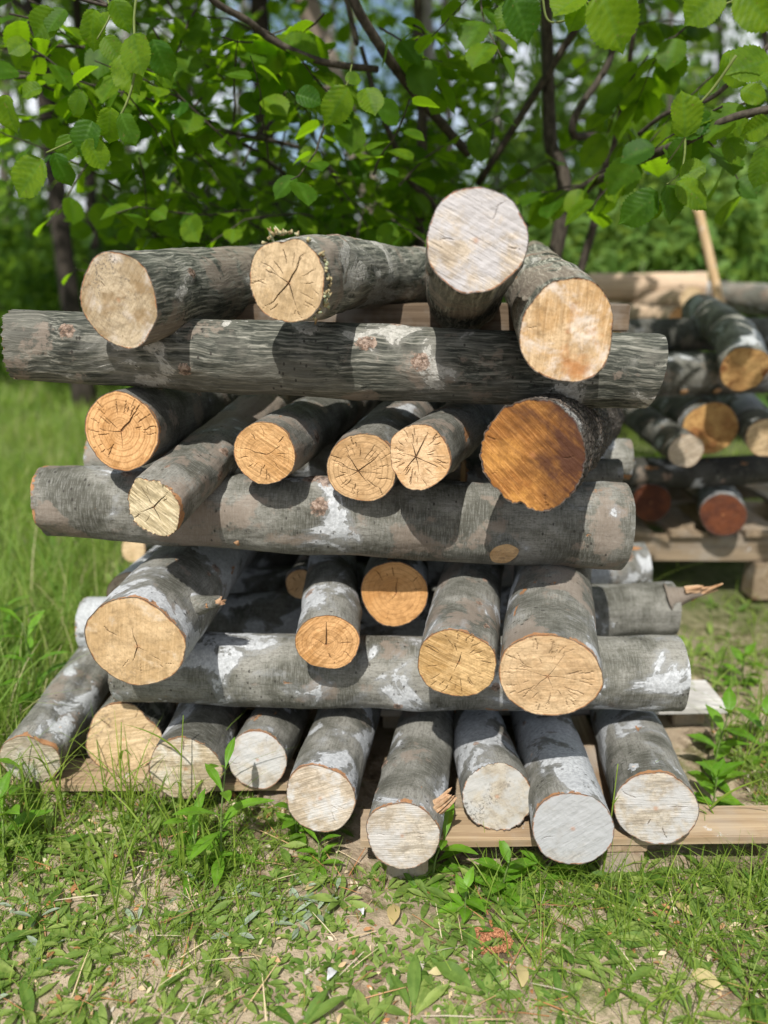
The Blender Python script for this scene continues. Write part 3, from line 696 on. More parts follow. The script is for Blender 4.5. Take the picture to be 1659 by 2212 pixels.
# ================================================================== THE STACK BEHIND, right
G2 = 'logs of the stack behind'
bw2 = [wood_mat((.27, .21, .145), (.17, .125, .08), .35, 1) for _ in range(2)]
def back_pallet():
    root = empty('pallet', (1.62, 2.92, 0)); tag(root, 'tall pallet with slatted deck under the blurred stack behind', 'pallet')
    for k, xx in enumerate((-.62, -.40, -.10, .22, .5, .75)):
        board('deck_board', (xx, .5, .285), (.15, 1.02, .024), bw2[k % 2], root, seed=k)
    for yy in (.04, .5, .96):
        board('stringer_board', (0, yy, .217), (1.62, .05, .11), wood_mat((.26, .20, .135), (.16, .12, .08), .35, 0), root, seed=int(yy * 9))
        for xx in (-.7, -.05, .72): board('block', (xx, yy, .08), (.13, .1, .158), bw2[0], root, seed=int(xx * 9))
    return root
back_pallet()
redf = lambda: face_mat(c1=(.115, .034, .012), c2=(.06, .018, .009), saw=.3, ring=.2, rim=(.05, .02, .015))
make_log('log', 'left red-brown cut log on the back pallet', (1406, 1086, 2.93), 82, (1395, 1040, 3.5), L=.9, bark=smooth(lichen=.2), face=redf(), seed=81, nl=40, na=72, group=G2)
make_log('log', 'right red-brown cut log on the back pallet', (1562, 1112, 2.86), 92, (1545, 1060, 3.5), L=.9, bark=smooth(lichen=.5), face=redf(), seed=82, nl=40, na=72, group=G2)
make_log('log', 'dark crosswise log above the red-brown cuts of the back stack', (1330, 1020, 3.0), 58, (1760, 1000, 3.0), L=None, bark=smooth(lichen=.0, tone=.35), face=face_mat(**TAN), seed=83, R=.062, nl=60, na=72, group=G2, bend=(0, .02))
make_log('log', 'thin slanting log with pale sawn cut in the back stack', (1482, 974, 2.72), 76, (1385, 905, 3.2), L=.9, bark=smooth(lichen=.3, tone=.7), face=face_mat(**PALE, saw=.9, sawdir=.4), seed=84, nl=40, na=72, group=G2)
make_log('log', 'log with amber brown cut touching the pale sawn one, back stack', (1534, 925, 2.85), 112, (1470, 885, 3.4), L=.9, bark=smooth(lichen=.2, tone=.8, mud=.6), face=face_mat(c1=(.42, .25, .09), c2=(.28, .14, .045), saw=.4, ring=.3, stain=(.22, .09, .03)), seed=85, nl=40, na=72, group=G2)
make_log('log', 'log with cream cut at the right picture edge, back stack', (1658, 945, 2.75), 86, (1600, 880, 3.2), L=.9, bark=smooth(lichen=.6), face=face_mat(**CREAM, saw=.6), seed=86, nl=40, na=72, group=G2)
r_, R_, L_ = make_log('log', 'smooth crosswise log with two knots, upper back stack', (1310, 812, 2.95), 92, (1790, 800, 2.95), L=None, bark=smooth(lichen=.15, tone=.8, mud=.5), face=face_mat(**TAN), seed=87, R=.082, nl=70, na=72, group=G2)
for uu in (1465, 1535):
    stub(r_, R_, (uu - 1310) / 480 * L_, .65, .012, .02, .014, (0, 0, 0), bark_mat('smooth', lichen=0, tone=.5), face_mat(**CREAM), name='knot', seed=uu, sink=.01)
make_log('log', 'dark crosswise log lying on top at the rear of the back stack', (1330, 726, 3.25), 80, (1700, 722, 3.25), L=None, bark=smooth(lichen=.1, tone=.5), face=face_mat(**TAN), seed=88, R=.07, nl=60, na=72, group=G2)
make_log('log', 'crooked grey log with hollow amber cut on top of the back stack', (1608, 797, 2.66), 96, (1580, 700, 3.1), L=.72, bark=smooth(lichen=.45, tone=1.35), face=face_mat(c1=(.48, .30, .12), c2=(.34, .19, .07), saw=.3, ring=.3, stain=(.16, .06, .02), stainamt=.5), seed=89, nl=70, na=72, group=G2, kink=(.4, -.10, .03), sy=1.08, irr=.07)
make_log('log', 'far pale fallen trunk beyond the back stack', (1270, 622, 4.9), 50, (1525, 620, 4.7), L=None, bark=wood_mat((.56, .42, .30), (.40, .29, .20), .1, 2), face=face_mat(**CREAM), seed=90, nl=50, na=60, R=.085, group='logs lying beyond')
make_log('log', 'far peeled log with tan cut facing the camera', (1497, 650, 4.3), 62, (1400, 662, 4.75), L=.8, bark=wood_mat((.56, .42, .30), (.40, .29, .20), .1, 2), face=face_mat(**CREAM), seed=91, nl=50, na=60, group='logs lying beyond')
make_log('log', 'far log with rusty end below the peeled one', (1462, 688, 4.2), 44, (1340, 676, 4.6), L=.7, bark=wood_mat((.56, .42, .30), (.40, .29, .20), .1, 2), face=face_mat(**ORANGE), seed=92, nl=50, na=60, group='logs lying beyond')
make_log('log', 'far brown log at the right edge beyond the crooked log', (1720, 655, 4.4), 70, (1560, 640, 4.9), L=.9, bark=smooth(lichen=.3, tone=1.1, mud=1.0), face=face_mat(**TAN), seed=93, nl=50, na=60, group='logs lying beyond')
hp = [at(1506, 445, 4.35), at(1530, 545, 4.3), at(1554, 650, 4.25), at(1590, 800, 4.2)]
hv, hf = tube_np(catmull([tuple(p) for p in hp], 6), .024, 14, True, 3, .04)
tag(mesh_np('wooden_handle', hv, hf, wood_mat((.55, .40, .24), (.42, .28, .15), .05, 2)), 'straight wooden tool handle leaning up from the far logs', 'tool handle')

# things on the ground and the cuts are further below
exec_order = None

# ================================================================== LEAVES
def leaf_template(prof, nl=22, nc=5, serr=.0, vein=0.0, fold=.12, droop=.25, nv=7, wave=0.0, petiole=0.0):
    """leaf of unit length along +y, normal +z. returns V, F, vein mask"""
    s = np.linspace(0, 1, nl); px = [p[0] for p in prof]; pw = [p[1] for p in prof]
    wd = np.interp(s, px, pw)
    cols = np.linspace(-1, 1, 2 * nc + 1)
    Vx = wd[:, None] * cols[None]
    if serr:
        tooth = serr * np.where(np.arange(nl) % 2 == 0, 1, -.6) * np.clip(wd / .2, 0, 1)
        Vx[:, 0] -= tooth; Vx[:, -1] += tooth
    Vy = s[:, None] + 0 * Vx
    if vein: Vy = Vy + .22 * np.abs(Vx) * np.clip((1 - s[:, None]) * 4, 0, 1) * .35
    ph = (Vy - .75 * np.abs(Vx)) * nv
    tri = np.abs((ph % 1) - .5) * 2
    Vz = fold * np.abs(Vx) - droop * s[:, None] ** 2 + vein * (tri - .5) * np.minimum(1, np.abs(Vx) * 9)
    if wave: Vz = Vz + wave * np.sin(s[:, None] * 9 + cols[None] * 2.0) * np.abs(cols[None])
    vm = np.maximum(np.clip(1 - (1 - tri) * 5, 0, 1), np.clip(1 - np.abs(Vx) * 40, 0, 1))
    V = np.stack([Vx, Vy, Vz], -1).reshape(-1, 3)
    return V, grid_faces(nl, 2 * nc + 1), vm.ravel()

HAZEL = [(0, .05), (.04, .22), (.16, .36), (.36, .42), (.56, .43), (.70, .38), (.81, .27), (.88, .14), (.94, .05), (1, 0.003)]
LANCE = [(0, .018), (.12, .03), (.3, .085), (.55, .135), (.75, .11), (.9, .05), (1, .003)]
OVAL = [(0, .03), (.1, .08), (.3, .19), (.55, .23), (.78, .17), (.92, .07), (1, .004)]
OVATE = [(0, .02), (.08, .05), (.2, .15), (.4, .22), (.62, .19), (.85, .08), (1, .003)]

def frames(dirs, ups):
    """rotation matrices with y along dirs and z near ups"""
    y = dirs / (np.linalg.norm(dirs, axis=1)[:, None] + 1e-9)
    x = np.cross(y, ups); x /= np.linalg.norm(x, axis=1)[:, None] + 1e-9
    z = np.cross(x, y)
    return np.stack([x, y, z], -1)          # columns

def scatter(tmpl, pos, dirs, ups, size):
    V, Fq, vm = tmpl
    n = len(pos); M = frames(dirs, ups)
    W = np.einsum('nij,vj->nvi', M, V) * size[:, None, None] + pos[:, None]
    Fa = (Fq[None] + (np.arange(n) * len(V))[:, None, None]).reshape(-1, Fq.shape[1])
    rnd = np.repeat(rng.random(n), len(V))
    return W.reshape(-1, 3), Fa, np.tile(vm, n), rnd

def merge(lst):
    off_ = 0; Vs, Fs, A, B = [], [], [], []
    for V, Fq, a, b in lst:
        Vs.append(V); Fs.append(Fq + off_); A.append(a); B.append(b); off_ += len(V)
    return np.vstack(Vs), np.vstack(Fs), np.concatenate(A), np.concatenate(B)

def leaf_mat(name, c_dark, c_light, tr, fac=.4, rough=.45, spec=.35, vein=(.2, .3, .06), bump=.0):
    n = NT(name); r = n.attr('rnd'); v = n.attr('vein')
    col = n.mix(r, c_dark, c_light)
    col = n.mix(n.math('MULTIPLY', v, .45), col, vein)
    P = n.obj(); bl = n.noise(P, 28, 4, .65)
    col = n.mix(n.step(bl, .45, .6, 0, .45), col, tuple(x * .6 for x in c_dark))
    col = n.mix(n.step(n.noise(n.mapv(P, loc=(3, 3, 3)), 120, 2, .6), .68, .71, 0, .7), col, (.16, .11, .04))
    tc = n.mix(n.math('MULTIPLY', v, .5), n.mix(r, tuple(x * .6 for x in tr), tr), tuple(x * .45 for x in tr))
    return n.leaf(col, tc, fac, rough, spec)

M_HAZEL = leaf_mat('hazel_leaf', (.020, .076, .006), (.125, .20, .008), (.36, .66, .012), .48, .5, .14, (.10, .22, .03))
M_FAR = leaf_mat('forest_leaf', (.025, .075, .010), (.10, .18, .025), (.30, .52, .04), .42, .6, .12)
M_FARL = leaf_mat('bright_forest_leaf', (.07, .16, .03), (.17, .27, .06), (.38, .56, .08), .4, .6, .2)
M_GRASS = leaf_mat('grass_blade', (.09, .18, .018), (.27, .36, .06), (.42, .60, .06), .44, .5, .25)
def meadow_mat():
    n = NT('meadow_grass'); r = n.attr('rnd'); P = n.obj()
    a = n.noise(P, 2.6, 4, .6); b = n.noise(n.mapv(P, loc=(4, 4, 4)), 5.0, 4, .6)
    col = n.mix(r, (.06, .15, .016), (.25, .35, .07))
    col = n.mix(n.step(a, .46, .56, 0, .55), col, (.26, .32, .09))
    col = n.mix(n.step(b, .5, .6, 0, .4), col, (.045, .10, .016))
    col = n.mix(n.math('GREATER_THAN', r, .93), col, (.38, .34, .19))
    tc = n.mix(r, (.32, .54, .05), (.50, .66, .10))
    return n.leaf(col, tc, .4, .5, .2)
M_MEADOW = meadow_mat()
#'meadow_grass', (.045, .13, .015), (.20, .28, .06), (.34, .54, .07), .42, .5, .2)
M_WEED = leaf_mat('weed_leaf', (.085, .22, .012), (.15, .32, .025), (.36, .60, .03), .4, .45, .3, (.2, .34, .08))
M_COVER = leaf_mat('cover_leaf', (.065, .155, .02), (.29, .36, .10), (.34, .54, .06), .36, .55, .25)
M_SILVER = leaf_mat('silver_leaf', (.22, .28, .20), (.34, .40, .33), (.25, .32, .15), .2, .7, .2)
M_STEM = leaf_mat('weed_stem', (.12, .18, .05), (.16, .22, .07), (.2, .3, .05), .1, .5, .3)
def twig_mat(c=(.03, .024, .019), c2=(.085, .07, .055)):
    n = NT('twig_bark'); P = n.mapv(n.obj(), loc=off())
    a = n.noise(n.mapv(P, (1, 1, .5)), 60, 5, .65)
    return n.done(n.bsdf(n.mix(n.step(a, .35, .7), c, c2), .75, .25, n.bump(a, .6, .002)))
M_TWIG = twig_mat()
M_TWIGG = twig_mat((.09, .12, .03), (.14, .17, .05))

# ------------------------------------------------------------------ hazel bush
hz = empty('hazel_bush', (.2, 3.1, 0)); tag(hz, 'large hazel bush with toothed green leaves arching over the stack', 'bush')
def polytube(name, pts, r0, r1, parent, mat=M_TWIG, nc=10):
    P = catmull([tuple(at(*p)) for p in pts], 8)
    V, Fq = tube_np(P, np.linspace(r0, r1, len(P)), nc, True, len(pts), .08)
    return mesh_np(name, V - np.array(parent.location), Fq, mat, parent)
base_up = [((905, 560, 3.2), (912, 300, 3.1), (905, 100, 3.0), (898, -120, 2.95), .019, .013),
           ((1205, 520, 3.0), (1188, 300, 3.0), (1183, 120, 2.95), (1176, -140, 2.9), .024, .017),
           ((960, 560, 3.1), (880, 380, 2.9), (815, 220, 2.75), (780, 100, 2.7), .011, .007),
           ((1060, 600, 3.2), (1280, 400, 2.9), (1340, 250, 2.75), (1370, 60, 2.6), .012, .007),
           ((1300, 420, 3.0), (1235, 280, 2.8), (1320, 120, 2.8), (1330, -80, 2.8), .013, .009),
           ((760, 560, 3.3), (700, 350, 3.2), (480, 280, 2.9), (380, 205, 2.7), .010, .006)]
for a, b, c, d_, r0, r1 in base_up:
    p = at(*a); root_pt = (p.x * .4 + .1, 3.15, 0.0)
    P = catmull([root_pt, tuple(at(a[0], a[1], a[2])), tuple(at(*b)), tuple(at(*c)), tuple(at(*d_))], 8)
    V, Fq = tube_np(P, np.linspace(r0 * 1.3, r1, len(P)), 10, True, 2, .08)
    mesh_np('stem', V - np.array(hz.location), Fq, M_TWIG, hz)
br = [([(745, -60, 2.3), (768, 10, 2.3), (818, 95, 2.35), (880, 182, 2.45), (935, 245, 2.55), (1010, 330, 2.75)], .012, .015),
      ([(420, -40, 2.1), (470, 8, 2.15), (540, 48, 2.2), (585, 85, 2.25), (690, 132, 2.3), (815, 150, 2.4)], .008, .009),
      ([(1720, 225, 1.9), (1600, 250, 1.95), (1535, 276, 2.0), (1480, 306, 2.05), (1390, 342, 2.2), (1280, 395, 2.45), (1180, 445, 2.7)], .009, .013),
      ([(1700, 60, 2.2), (1590, 165, 2.2), (1530, 215, 2.25), (1440, 245, 2.3), (1380, 290, 2.4)], .007, .006),
      ([(-40, 55, 2.3), (60, 95, 2.35), (150, 100, 2.4), (215, 105, 2.4)], .005, .004),
      ([(-30, 168, 2.3), (100, 165, 2.35), (190, 163, 2.4)], .006, .004),
      ([(740, -40, 2.6), (770, 90, 2.65), (765, 60, 2.7)], .008, .008),
      ([(380, 205, 2.5), (470, 275, 2.7), (540, 320, 2.8), (620, 380, 3.0)], .006, .008)]
for pts, r0, r1 in br: polytube('branch', pts, r0, r1, hz)
for pts_, r0, r1 in [([(.35, 3.1, 1.6), (.8, 2.7, 2.3), (1.2, 2.3, 2.7), (1.7, 2.0, 3.0), (2.1, 1.8, 3.2)], .014, .006), ([(.8, 2.7, 2.3), (1.3, 2.7, 2.7), (1.9, 2.5, 2.9), (2.3, 2.4, 3.0)], .009, .005)]:
    P = catmull(pts_, 8); V, Fq = tube_np(P, np.linspace(r0, r1, len(P)), 8, True, 3, .08)
    mesh_np('branch', V - np.array(hz.location), Fq, M_TWIG, hz)
tw = [([(1590, 120, 1.75), (1545, 185, 1.76), (1500, 240, 1.77), (1482, 292, 1.78), (1440, 355, 1.8)], .0032, .002),
      ([(1480, 300, 2.0), (1478, 340, 1.9), (1468, 375, 1.82), (1440, 398, 1.8)], .0025, .0016),
      ([(225, -20, 1.85), (238, 30, 1.82), (210, 85, 1.8)], .002, .0015),
      ([(300, -40, 1.85), (290, 40, 1.8), (292, 150, 1.76), (268, 235, 1.74), (225, 290, 1.74), (170, 300, 1.74), (100, 330, 1.74)], .003, .0018),
      ([(110, -20, 1.9), (230, 12, 1.9), (190, -10, 1.9)], .004, .003),
      ([(1230, -30, 1.65), (1270, 5, 1.65), (1310, -5, 1.65)], .002, .0015),
      ([(1700, 40, 1.7), (1640, -10, 1.7), (1560, 10, 1.7)], .003, .002),
      ([(760, 140, 2.1), (752, 175, 2.0), (745, 190, 1.98)], .002, .0015),
      ([(1170, -20, 1.9), (1185, 45, 1.9), (1240, 40, 1.9)], .003, .002)]
for pts, r0, r1 in tw: polytube('twig', pts, r0, r1, hz, M_TWIGG if r0 < .0033 else M_TWIG, 8)

# hand-set leaves: base (u,v), tip (u,v), distance, roll of the blade
NEAR = [(288, 74, 300, 155, 1.74), (262, 118, 285, 190, 1.78), (240, 232, 230, 305, 1.72), (200, 262, 172, 322, 1.72), (262, 245, 275, 300, 1.7), (188, 300, 225, 362, 1.70),
        (118, 330, 138, 398, 1.70), (92, 345, 34, 418, 1.70), (12, 205, 20, 282, 1.66), (150, 290, 140, 345, 1.75), (212, 80, 232, 20, 1.85), (205, 20, 190, 100, 1.82), (245, 0, 280, 60, 1.8),
        (330, 85, 365, 160, 1.8), (225, 80, 255, 125, 1.8), (752, 188, 712, 258, 1.95), (790, 190, 810, 240, 2.0), (640, 205, 690, 215, 2.05), (745, 170, 780, 170, 2.0),
        (1478, 296, 1486, 202, 1.75), (1422, 418, 1356, 470, 1.78), (1440, 400, 1462, 472, 1.78), (1462, 392, 1532, 430, 1.78), (1470, 385, 1524, 352, 1.8), (1418, 424, 1412, 462, 1.8),
        (1652, 318, 1638, 402, 1.68), (1660, 262, 1610, 292, 1.9), (1665, 130, 1580, 148, 1.8), (1640, 165, 1700, 190, 1.75), (1560, 120, 1625, 170, 1.85),
        (1298, -18, 1346, 96, 1.52), (1345, -10, 1372, 40, 1.56), (1255, -10, 1200, 20, 1.6), (1262, 0, 1235, 48, 1.6), (1560, -25, 1484, 46, 1.55), (1600, -20, 1668, 50, 1.5), (1640, -20, 1590, 20, 1.58),
        (1105, -10, 1146, 76, 1.85), (1115, 0, 1080, 40, 1.95), (1540, 255, 1500, 275, 2.0), (1600, 195, 1655, 205, 1.95), (1570, 300, 1600, 350, 2.0), (1480, 300, 1450, 335, 2.0),
        (140, 20, 100, 60, 1.9), (120, 25, 75, 70, 1.9), (60, 90, 20, 110, 2.1), (340, 150, 372, 185, 1.9), (180, 195, 150, 240, 1.95), (90, 190, 45, 200, 2.0)]
T_NEAR = leaf_template(HAZEL, 33, 6, .024, .034, .16, .16, 7.5)
T_MID = leaf_template(HAZEL, 19, 3, .024, .02, .14, .22, 6)
p_, d_, u_, s_ = [], [], [], []
rr = random.Random(4)
for (u0, v0, u1, v1, Y) in NEAR:
    a = at(u0, v0, Y); b = at(u1, v1, Y - .01 + rr.uniform(-.025, .015))
    p_.append(a); d_.append(b - a); s_.append((b - a).length * 1.06)
    u_.append(Vector((rr.uniform(-.55, .55), -1.0, rr.uniform(.1, .9))))
T_NV = [T_NEAR, leaf_template(HAZEL, 33, 6, .026, .036, .28, .30, 7.0, .03), leaf_template([(a, b * .88) for a, b in HAZEL], 33, 6, .024, .032, -.10, .42, 8.0, .045)]
near = []
for j in range(3):
    ii = [i for i in range(len(p_)) if (i * 7 + i // 3) % 3 == j]
    V, Fq, A, B = scatter(T_NV[j], np.array([p_[i] for i in ii]), np.array([d_[i] for i in ii]), np.array([u_[i] for i in ii]), np.array([s_[i] for i in ii]))
    B = np.repeat([(.95 if NEAR[i][4] < 1.66 else rr.random()) for i in ii], len(T_NV[j][0]))
    near.append((V, Fq, A, B))
# the rest of the bush: leafy shoots spread through its volume
shoots = []
def shoot(p, d, L, k, sz):
    d = np.array(d, float); d /= np.linalg.norm(d)
    P = [np.array(p, float)]
    for j in range(6):
        d = d + rng.normal(0, .12, 3) + np.array([0, 0, -.06]); d /= np.linalg.norm(d)
        P.append(P[-1] + d * L / 6)
    P = np.array(P); out = []
    side = np.cross(d, [0, 0, 1]); side /= np.linalg.norm(side) + 1e-6
    for j in range(k):
        t = (j + .6) / k * 5.99; i = int(t); q = P[i] + (P[min(i + 1, 6)] - P[i]) * (t - i)
        sg = 1 if j % 2 else -1
        ld = d * .55 + side * sg * .9 + rng.normal(0, .3, 3) + np.array([0, 0, -.35])
        up = np.array([0, 0, 1.0]) + rng.normal(0, .38, 3) + np.array([0, -.35, 0])
        out.append((q + ld / np.linalg.norm(ld) * .015, ld, up, sz * rng.uniform(.7, 1.15)))
    return P, out
twv, lp = [], []
cnt = 0
while cnt < 430:
    x = rng.uniform(-1.75, 1.35); y = rng.uniform(2.25, 4.1); z = rng.uniform(1.1, 3.5)
    e = ((x + .1) / 1.5) ** 2 + ((y - 3.15) / .95) ** 2 + ((z - 2.2) / 1.25) ** 2
    if e > 1.0: continue
    # lighter to the far left below and open on the right below
    if x > .5 and z < 1.78 + rng.uniform(-.1, .1): continue
    if x < -.85 and z < 1.62 and rng.random() < .9: continue
    if z > 2.0 and rng.random() < .35: continue
    if x < -.1 and z > 1.75 and rng.random() < .6: continue
    if fbm(np.array([[x * 2.2, y * 2.2, z * 2.2]]), 2)[0] < -.02: continue
    c = np.array([x - .1, (y - 3.15) * .8, .35])
    d = c + rng.normal(0, .5, 3)
    P, out = shoot((x, y, z), d, rng.uniform(.25, .5), int(rng.integers(6, 10)), .082)
    twv.append(tube_np(P, np.linspace(.0035, .0015, 7), 5, False)); lp += out; cnt += 1
# the dense top of the bush, above the picture, which keeps the inside in shade
cnt = 0
while cnt < 340:
    x = rng.uniform(-2.0, 1.5); y = rng.uniform(1.95, 4.2); z = rng.uniform(2.35, 4.3)
    if ((x + .1) / 1.9) ** 2 + ((y - 3.1) / 1.2) ** 2 + ((z - 2.9) / 1.45) ** 2 > 1.0: continue
    if z < .42 * y + 1.32 or x > 1.0: continue
    if fbm(np.array([[x * 1.8, y * 1.8, z * 1.8]]), 2)[0] < -.15: continue
    P, out = shoot((x, y, z), np.array([x - .1, (y - 3.15) * .8, .35]) + rng.normal(0, .5, 3), rng.uniform(.25, .5), int(rng.integers(5, 9)), .11)
    twv.append(tube_np(P, np.linspace(.0035, .0015, 7), 5, False)); lp += out; cnt += 1
cnt = 0  # shoots added out of view on the right to shade the stack behind
while cnt < 190:
    x = rng.uniform(.75, 2.3); y = rng.uniform(1.6, 2.7); z = rng.uniform(2.15, 3.3)
    if z < .42 * y + 1.32 or fbm(np.array([[x * 1.8, y * 1.8, z * 1.8]]), 2)[0] < -.25: continue
    P, out = shoot((x, y, z), np.array([x - .1, .1, .1]) + rng.normal(0, .5, 3), rng.uniform(.25, .5), int(rng.integers(5, 9)), .11)
    twv.append(tube_np(P, np.linspace(.0035, .0015, 7), 5, False)); lp += out; cnt += 1
mid = scatter(T_MID, np.array([q[0] for q in lp]), np.array([q[1] for q in lp]), np.array([q[2] for q in lp]), np.array([q[3] for q in lp]))
# shoots along the upper left fringe and over the right bough, nearer the camera
lp = []
for (u, v, Y, du, dv, k) in [(60, 100, 2.2, 1, .3, 7), (180, 60, 2.3, .6, .5, 7), (20, 30, 2.2, 1, .2, 7), (330, 60, 2.4, .3, .6, 6), (100, 235, 2.5, .5, .3, 6), (360, 260, 2.5, .2, .5, 7), (420, 330, 2.6, .5, .3, 7),
                             (480, 80, 2.3, .6, .2, 7), (560, 60, 2.25, .7, .3, 7), (640, 110, 2.3, .5, .5, 7), (600, 160, 2.4, .2, .4, 6), (820, 60, 2.3, .6, .4, 7), (870, 120, 2.4, .7, .2, 7), (700, 30, 2.3, -.4, .5, 6),
                             (1560, 230, 1.98, -.5, .3, 6), (1640, 215, 1.95, -.6, .2, 6), (1500, 270, 2.1, .2, .6, 5), (1400, 320, 2.2, -.5, .4, 6), (1320, 360, 2.4, -.5, .3, 6), (1250, 400, 2.5, -.5, .1, 6),
                             (1480, 60, 2.3, -.5, .5, 7), (1400, 120, 2.4, -.4, .5, 7), (1560, 150, 2.3, -.6, .5, 7), (1320, 200, 2.5, .5, .4, 7), (250, 170, 2.2, .5, .4, 6), (300, 340, 2.5, .3, .6, 6), (220, 420, 2.6, .4, .3, 5), (180, 560, 2.8, .5, .2, 3)]:
    p = at(u, v, Y); q = at(u + du * 60, v + dv * 60, Y + .03)
    P, out = shoot(tuple(p), tuple(q - p), .24, k, .095)
    twv.append(tube_np(P, np.linspace(.003, .0014, 7), 5, False)); lp += out
mid2 = scatter(T_MID, np.array([q[0] for q in lp]), np.array([q[1] for q in lp]), np.array([q[2] for q in lp]), np.array([q[3] for q in lp]))
hl = np.array(hz.location)
V, Fq, A, B = merge(near + [mid, mid2])
mesh_np('foliage', V - hl, Fq, M_HAZEL, hz, {'vein': A, 'rnd': B})
V, Fq = join_np(twv); mesh_np('shoot_twigs', V - hl, Fq, M_TWIG, hz)  # bare twigs of the leafy shoots, this mesh holds no leaves

# ------------------------------------------------------------------ wood behind
T_FAR = leaf_template(OVAL, 4, 1, 0, 0, .15, .2)
T_FARQ = (np.array([[0, 0, 0], [.3, .45, .06], [0, 1, -.05], [-.3, .45, .06]]), np.array([[0, 1, 2, 3]]), np.zeros(4))
def trunk_mat(c1, c2):
    n = NT('trunk_bark'); P = n.mapv(n.obj(), loc=off())
    a = n.noise(n.mapv(P, (1, 1, .3)), 12, 6, .65)
    return n.done(n.bsdf(n.mix(n.step(a, .35, .68), c1, c2), .85, .15, n.bump(a, .8, .02)))
TK_DARK = trunk_mat((.02, .017, .014), (.055, .046, .037)); TK_MID = trunk_mat((.06, .052, .045), (.13, .115, .1)); TK_PALE = trunk_mat((.16, .125, .10), (.30, .25, .21)); TK_GREY = trunk_mat((.17, .165, .16), (.30, .29, .28))
def crown_leaves(c, rad, n, size, clumps, seed, gap=-.05):
    r = np.random.default_rng(seed)
    K = r.normal(0, 1, (clumps, 3)); K /= np.linalg.norm(K, axis=1)[:, None]; K *= (r.random((clumps, 1)) ** .45)
    kc = K * np.array(rad) + np.array(c)
    idx = r.integers(0, clumps, n)
    pos = kc[idx] + r.normal(0, 1, (n, 3)) * np.array(rad) * .17
    pos = pos[pos[:, 2] > .15]
    n = len(pos)
    d = r.normal(0, 1, (n, 3)) + np.array([0, 0, -.4]); up = r.normal(0, .7, (n, 3)) + np.array([0, -.2, 1.0])
    return scatter(T_FARQ, pos, d, up, size * r.uniform(.6, 1.3, n))
def tree(label, p_low, p_high, Y, wpx, mat, crown, lmat, seed, n=2600, size=.2, name='forest_tree', group='trees of the wood behind', top=9.0, limbs=4):
    a = at(p_low[0], p_low[1], Y); b = at(p_high[0], p_high[1], Y)
    r0 = wpx / 2 / F * depth((a + b) / 2)
    dz = (b - a) / (b.z - a.z); base = a - dz * a.z; tp = base + dz * top
    root = empty(name, base); tag(root, label, 'tree', group)
    P = np.array([np.array(base) * (1 - t) + np.array(tp) * t for t in np.linspace(0, 1, 26)])
    P[:, :2] += .06 * np.c_[vnoise(np.c_[P[:, 2] * .7 + seed, P[:, 2] * 0, P[:, 2] * 0]), vnoise(np.c_[P[:, 2] * .7, P[:, 2] * 0 + seed, P[:, 2] * 0])]
    R = r0 * (1.0 - .55 * np.linspace(0, 1, 26)) + r0 * .5 * np.exp(-np.linspace(0, 1, 26) * 22)
    V, Fq = tube_np(P, R, 16, True, seed, .07)
    tr = mesh_np('trunk', V - np.array(base), Fq, mat, root)
    r = random.Random(seed)
    for k in range(limbs):
        i = r.randint(9, 22); az = r.uniform(0, 6.28); L = r.uniform(.8, 2.2)
        q = [P[i] + np.array([math.cos(az), math.sin(az), .45]) * L * t + np.array([0, 0, .25 * t * t * L]) + (0 if t == 0 else np.array([r.uniform(-.1, .1) for _ in range(3)])) for t in (0, .33, .66, 1)]
        V, Fq = tube_np(catmull(q, 5), np.linspace(r0 * .35, r0 * .1, 16), 8, True, k, .06)
        mesh_np('limb', V - np.array(base), Fq, mat, root)
    L = []
    for (dx, dy, cz, rx, ry, rz, f) in crown:
        fr = cz / top
        c = np.array(base) * (1 - fr) + np.array(tp) * fr + np.array([dx, dy, 0]); c[2] = cz
        L.append(crown_leaves(c, (rx, ry, rz), int(n * f), size, int(38 * f) + 6, seed * 3 + int(cz * 7)))
    V, Fq, A, B = merge(L)
    mesh_np('crown', V - np.array(base), Fq, lmat, root, {'vein': A, 'rnd': B}, smooth=False)
    return root
CR = [(0, 0, 6.6, 2.4, 2.2, 2.4, 1.0), (-.8, -.2, 4.4, 1.5, 1.3, .9, .35)]
tree('dark forest trunk at far left behind the grass', (150, 600), (88, 150), 7.0, 46, TK_DARK, [(.3, -.9, 5.3, 2.8, 1.9, 1.5, 1.5)], M_FAR, 1)
tree('thinner dark trunk right of the far left one', (205, 600), (168, 150), 8.5, 27, TK_DARK, [(0, .5, 5.6, 2.2, 1.6, 2.2, .8)], M_FAR, 2)
tree('dark upright trunk in the upper middle left of the wood', (572, 420), (560, 60), 8.0, 54, TK_DARK, [(.1, -1.2, 5.9, 2.6, 2.0, 1.5, 1.3)], M_FAR, 3)
tree('pale brown leaning trunk in the wood', (800, 430), (660, 0), 6.0, 58, TK_PALE, [(1.0, -.4, 5.2, 2.4, 1.8, 1.4, 1.2)], M_FAR, 4)
tree('pale grey upright trunk in the upper middle of the wood', (940, 330), (929, 20), 8.5, 38, TK_GREY, [(.3, .6, 6.4, 2.2, 2.2, 1.9, .8)], M_FAR, 5)
tree('slim stem before the sky patch at upper left', (408, 300), (400, 20), 9.0, 16, TK_MID, [(0, 1, 6.6, 1.6, 1.6, 1.6, .35)], M_FARL, 6, limbs=5)
tree('second slim stem before the sky patch', (440, 300), (428, 20), 9.6, 13, TK_MID, [(.2, 1, 6.9, 1.6, 1.6, 1.5, .3)], M_FARL, 7, limbs=5)
tree('slim stem with thin twigs before the bright upper right sky', (1445, 420), (1462, 20), 9.0, 15, TK_MID, [(.5, 1.2, 6.6, 1.9, 1.6, 1.6, .4)], M_FARL, 8, limbs=6)
k = 0
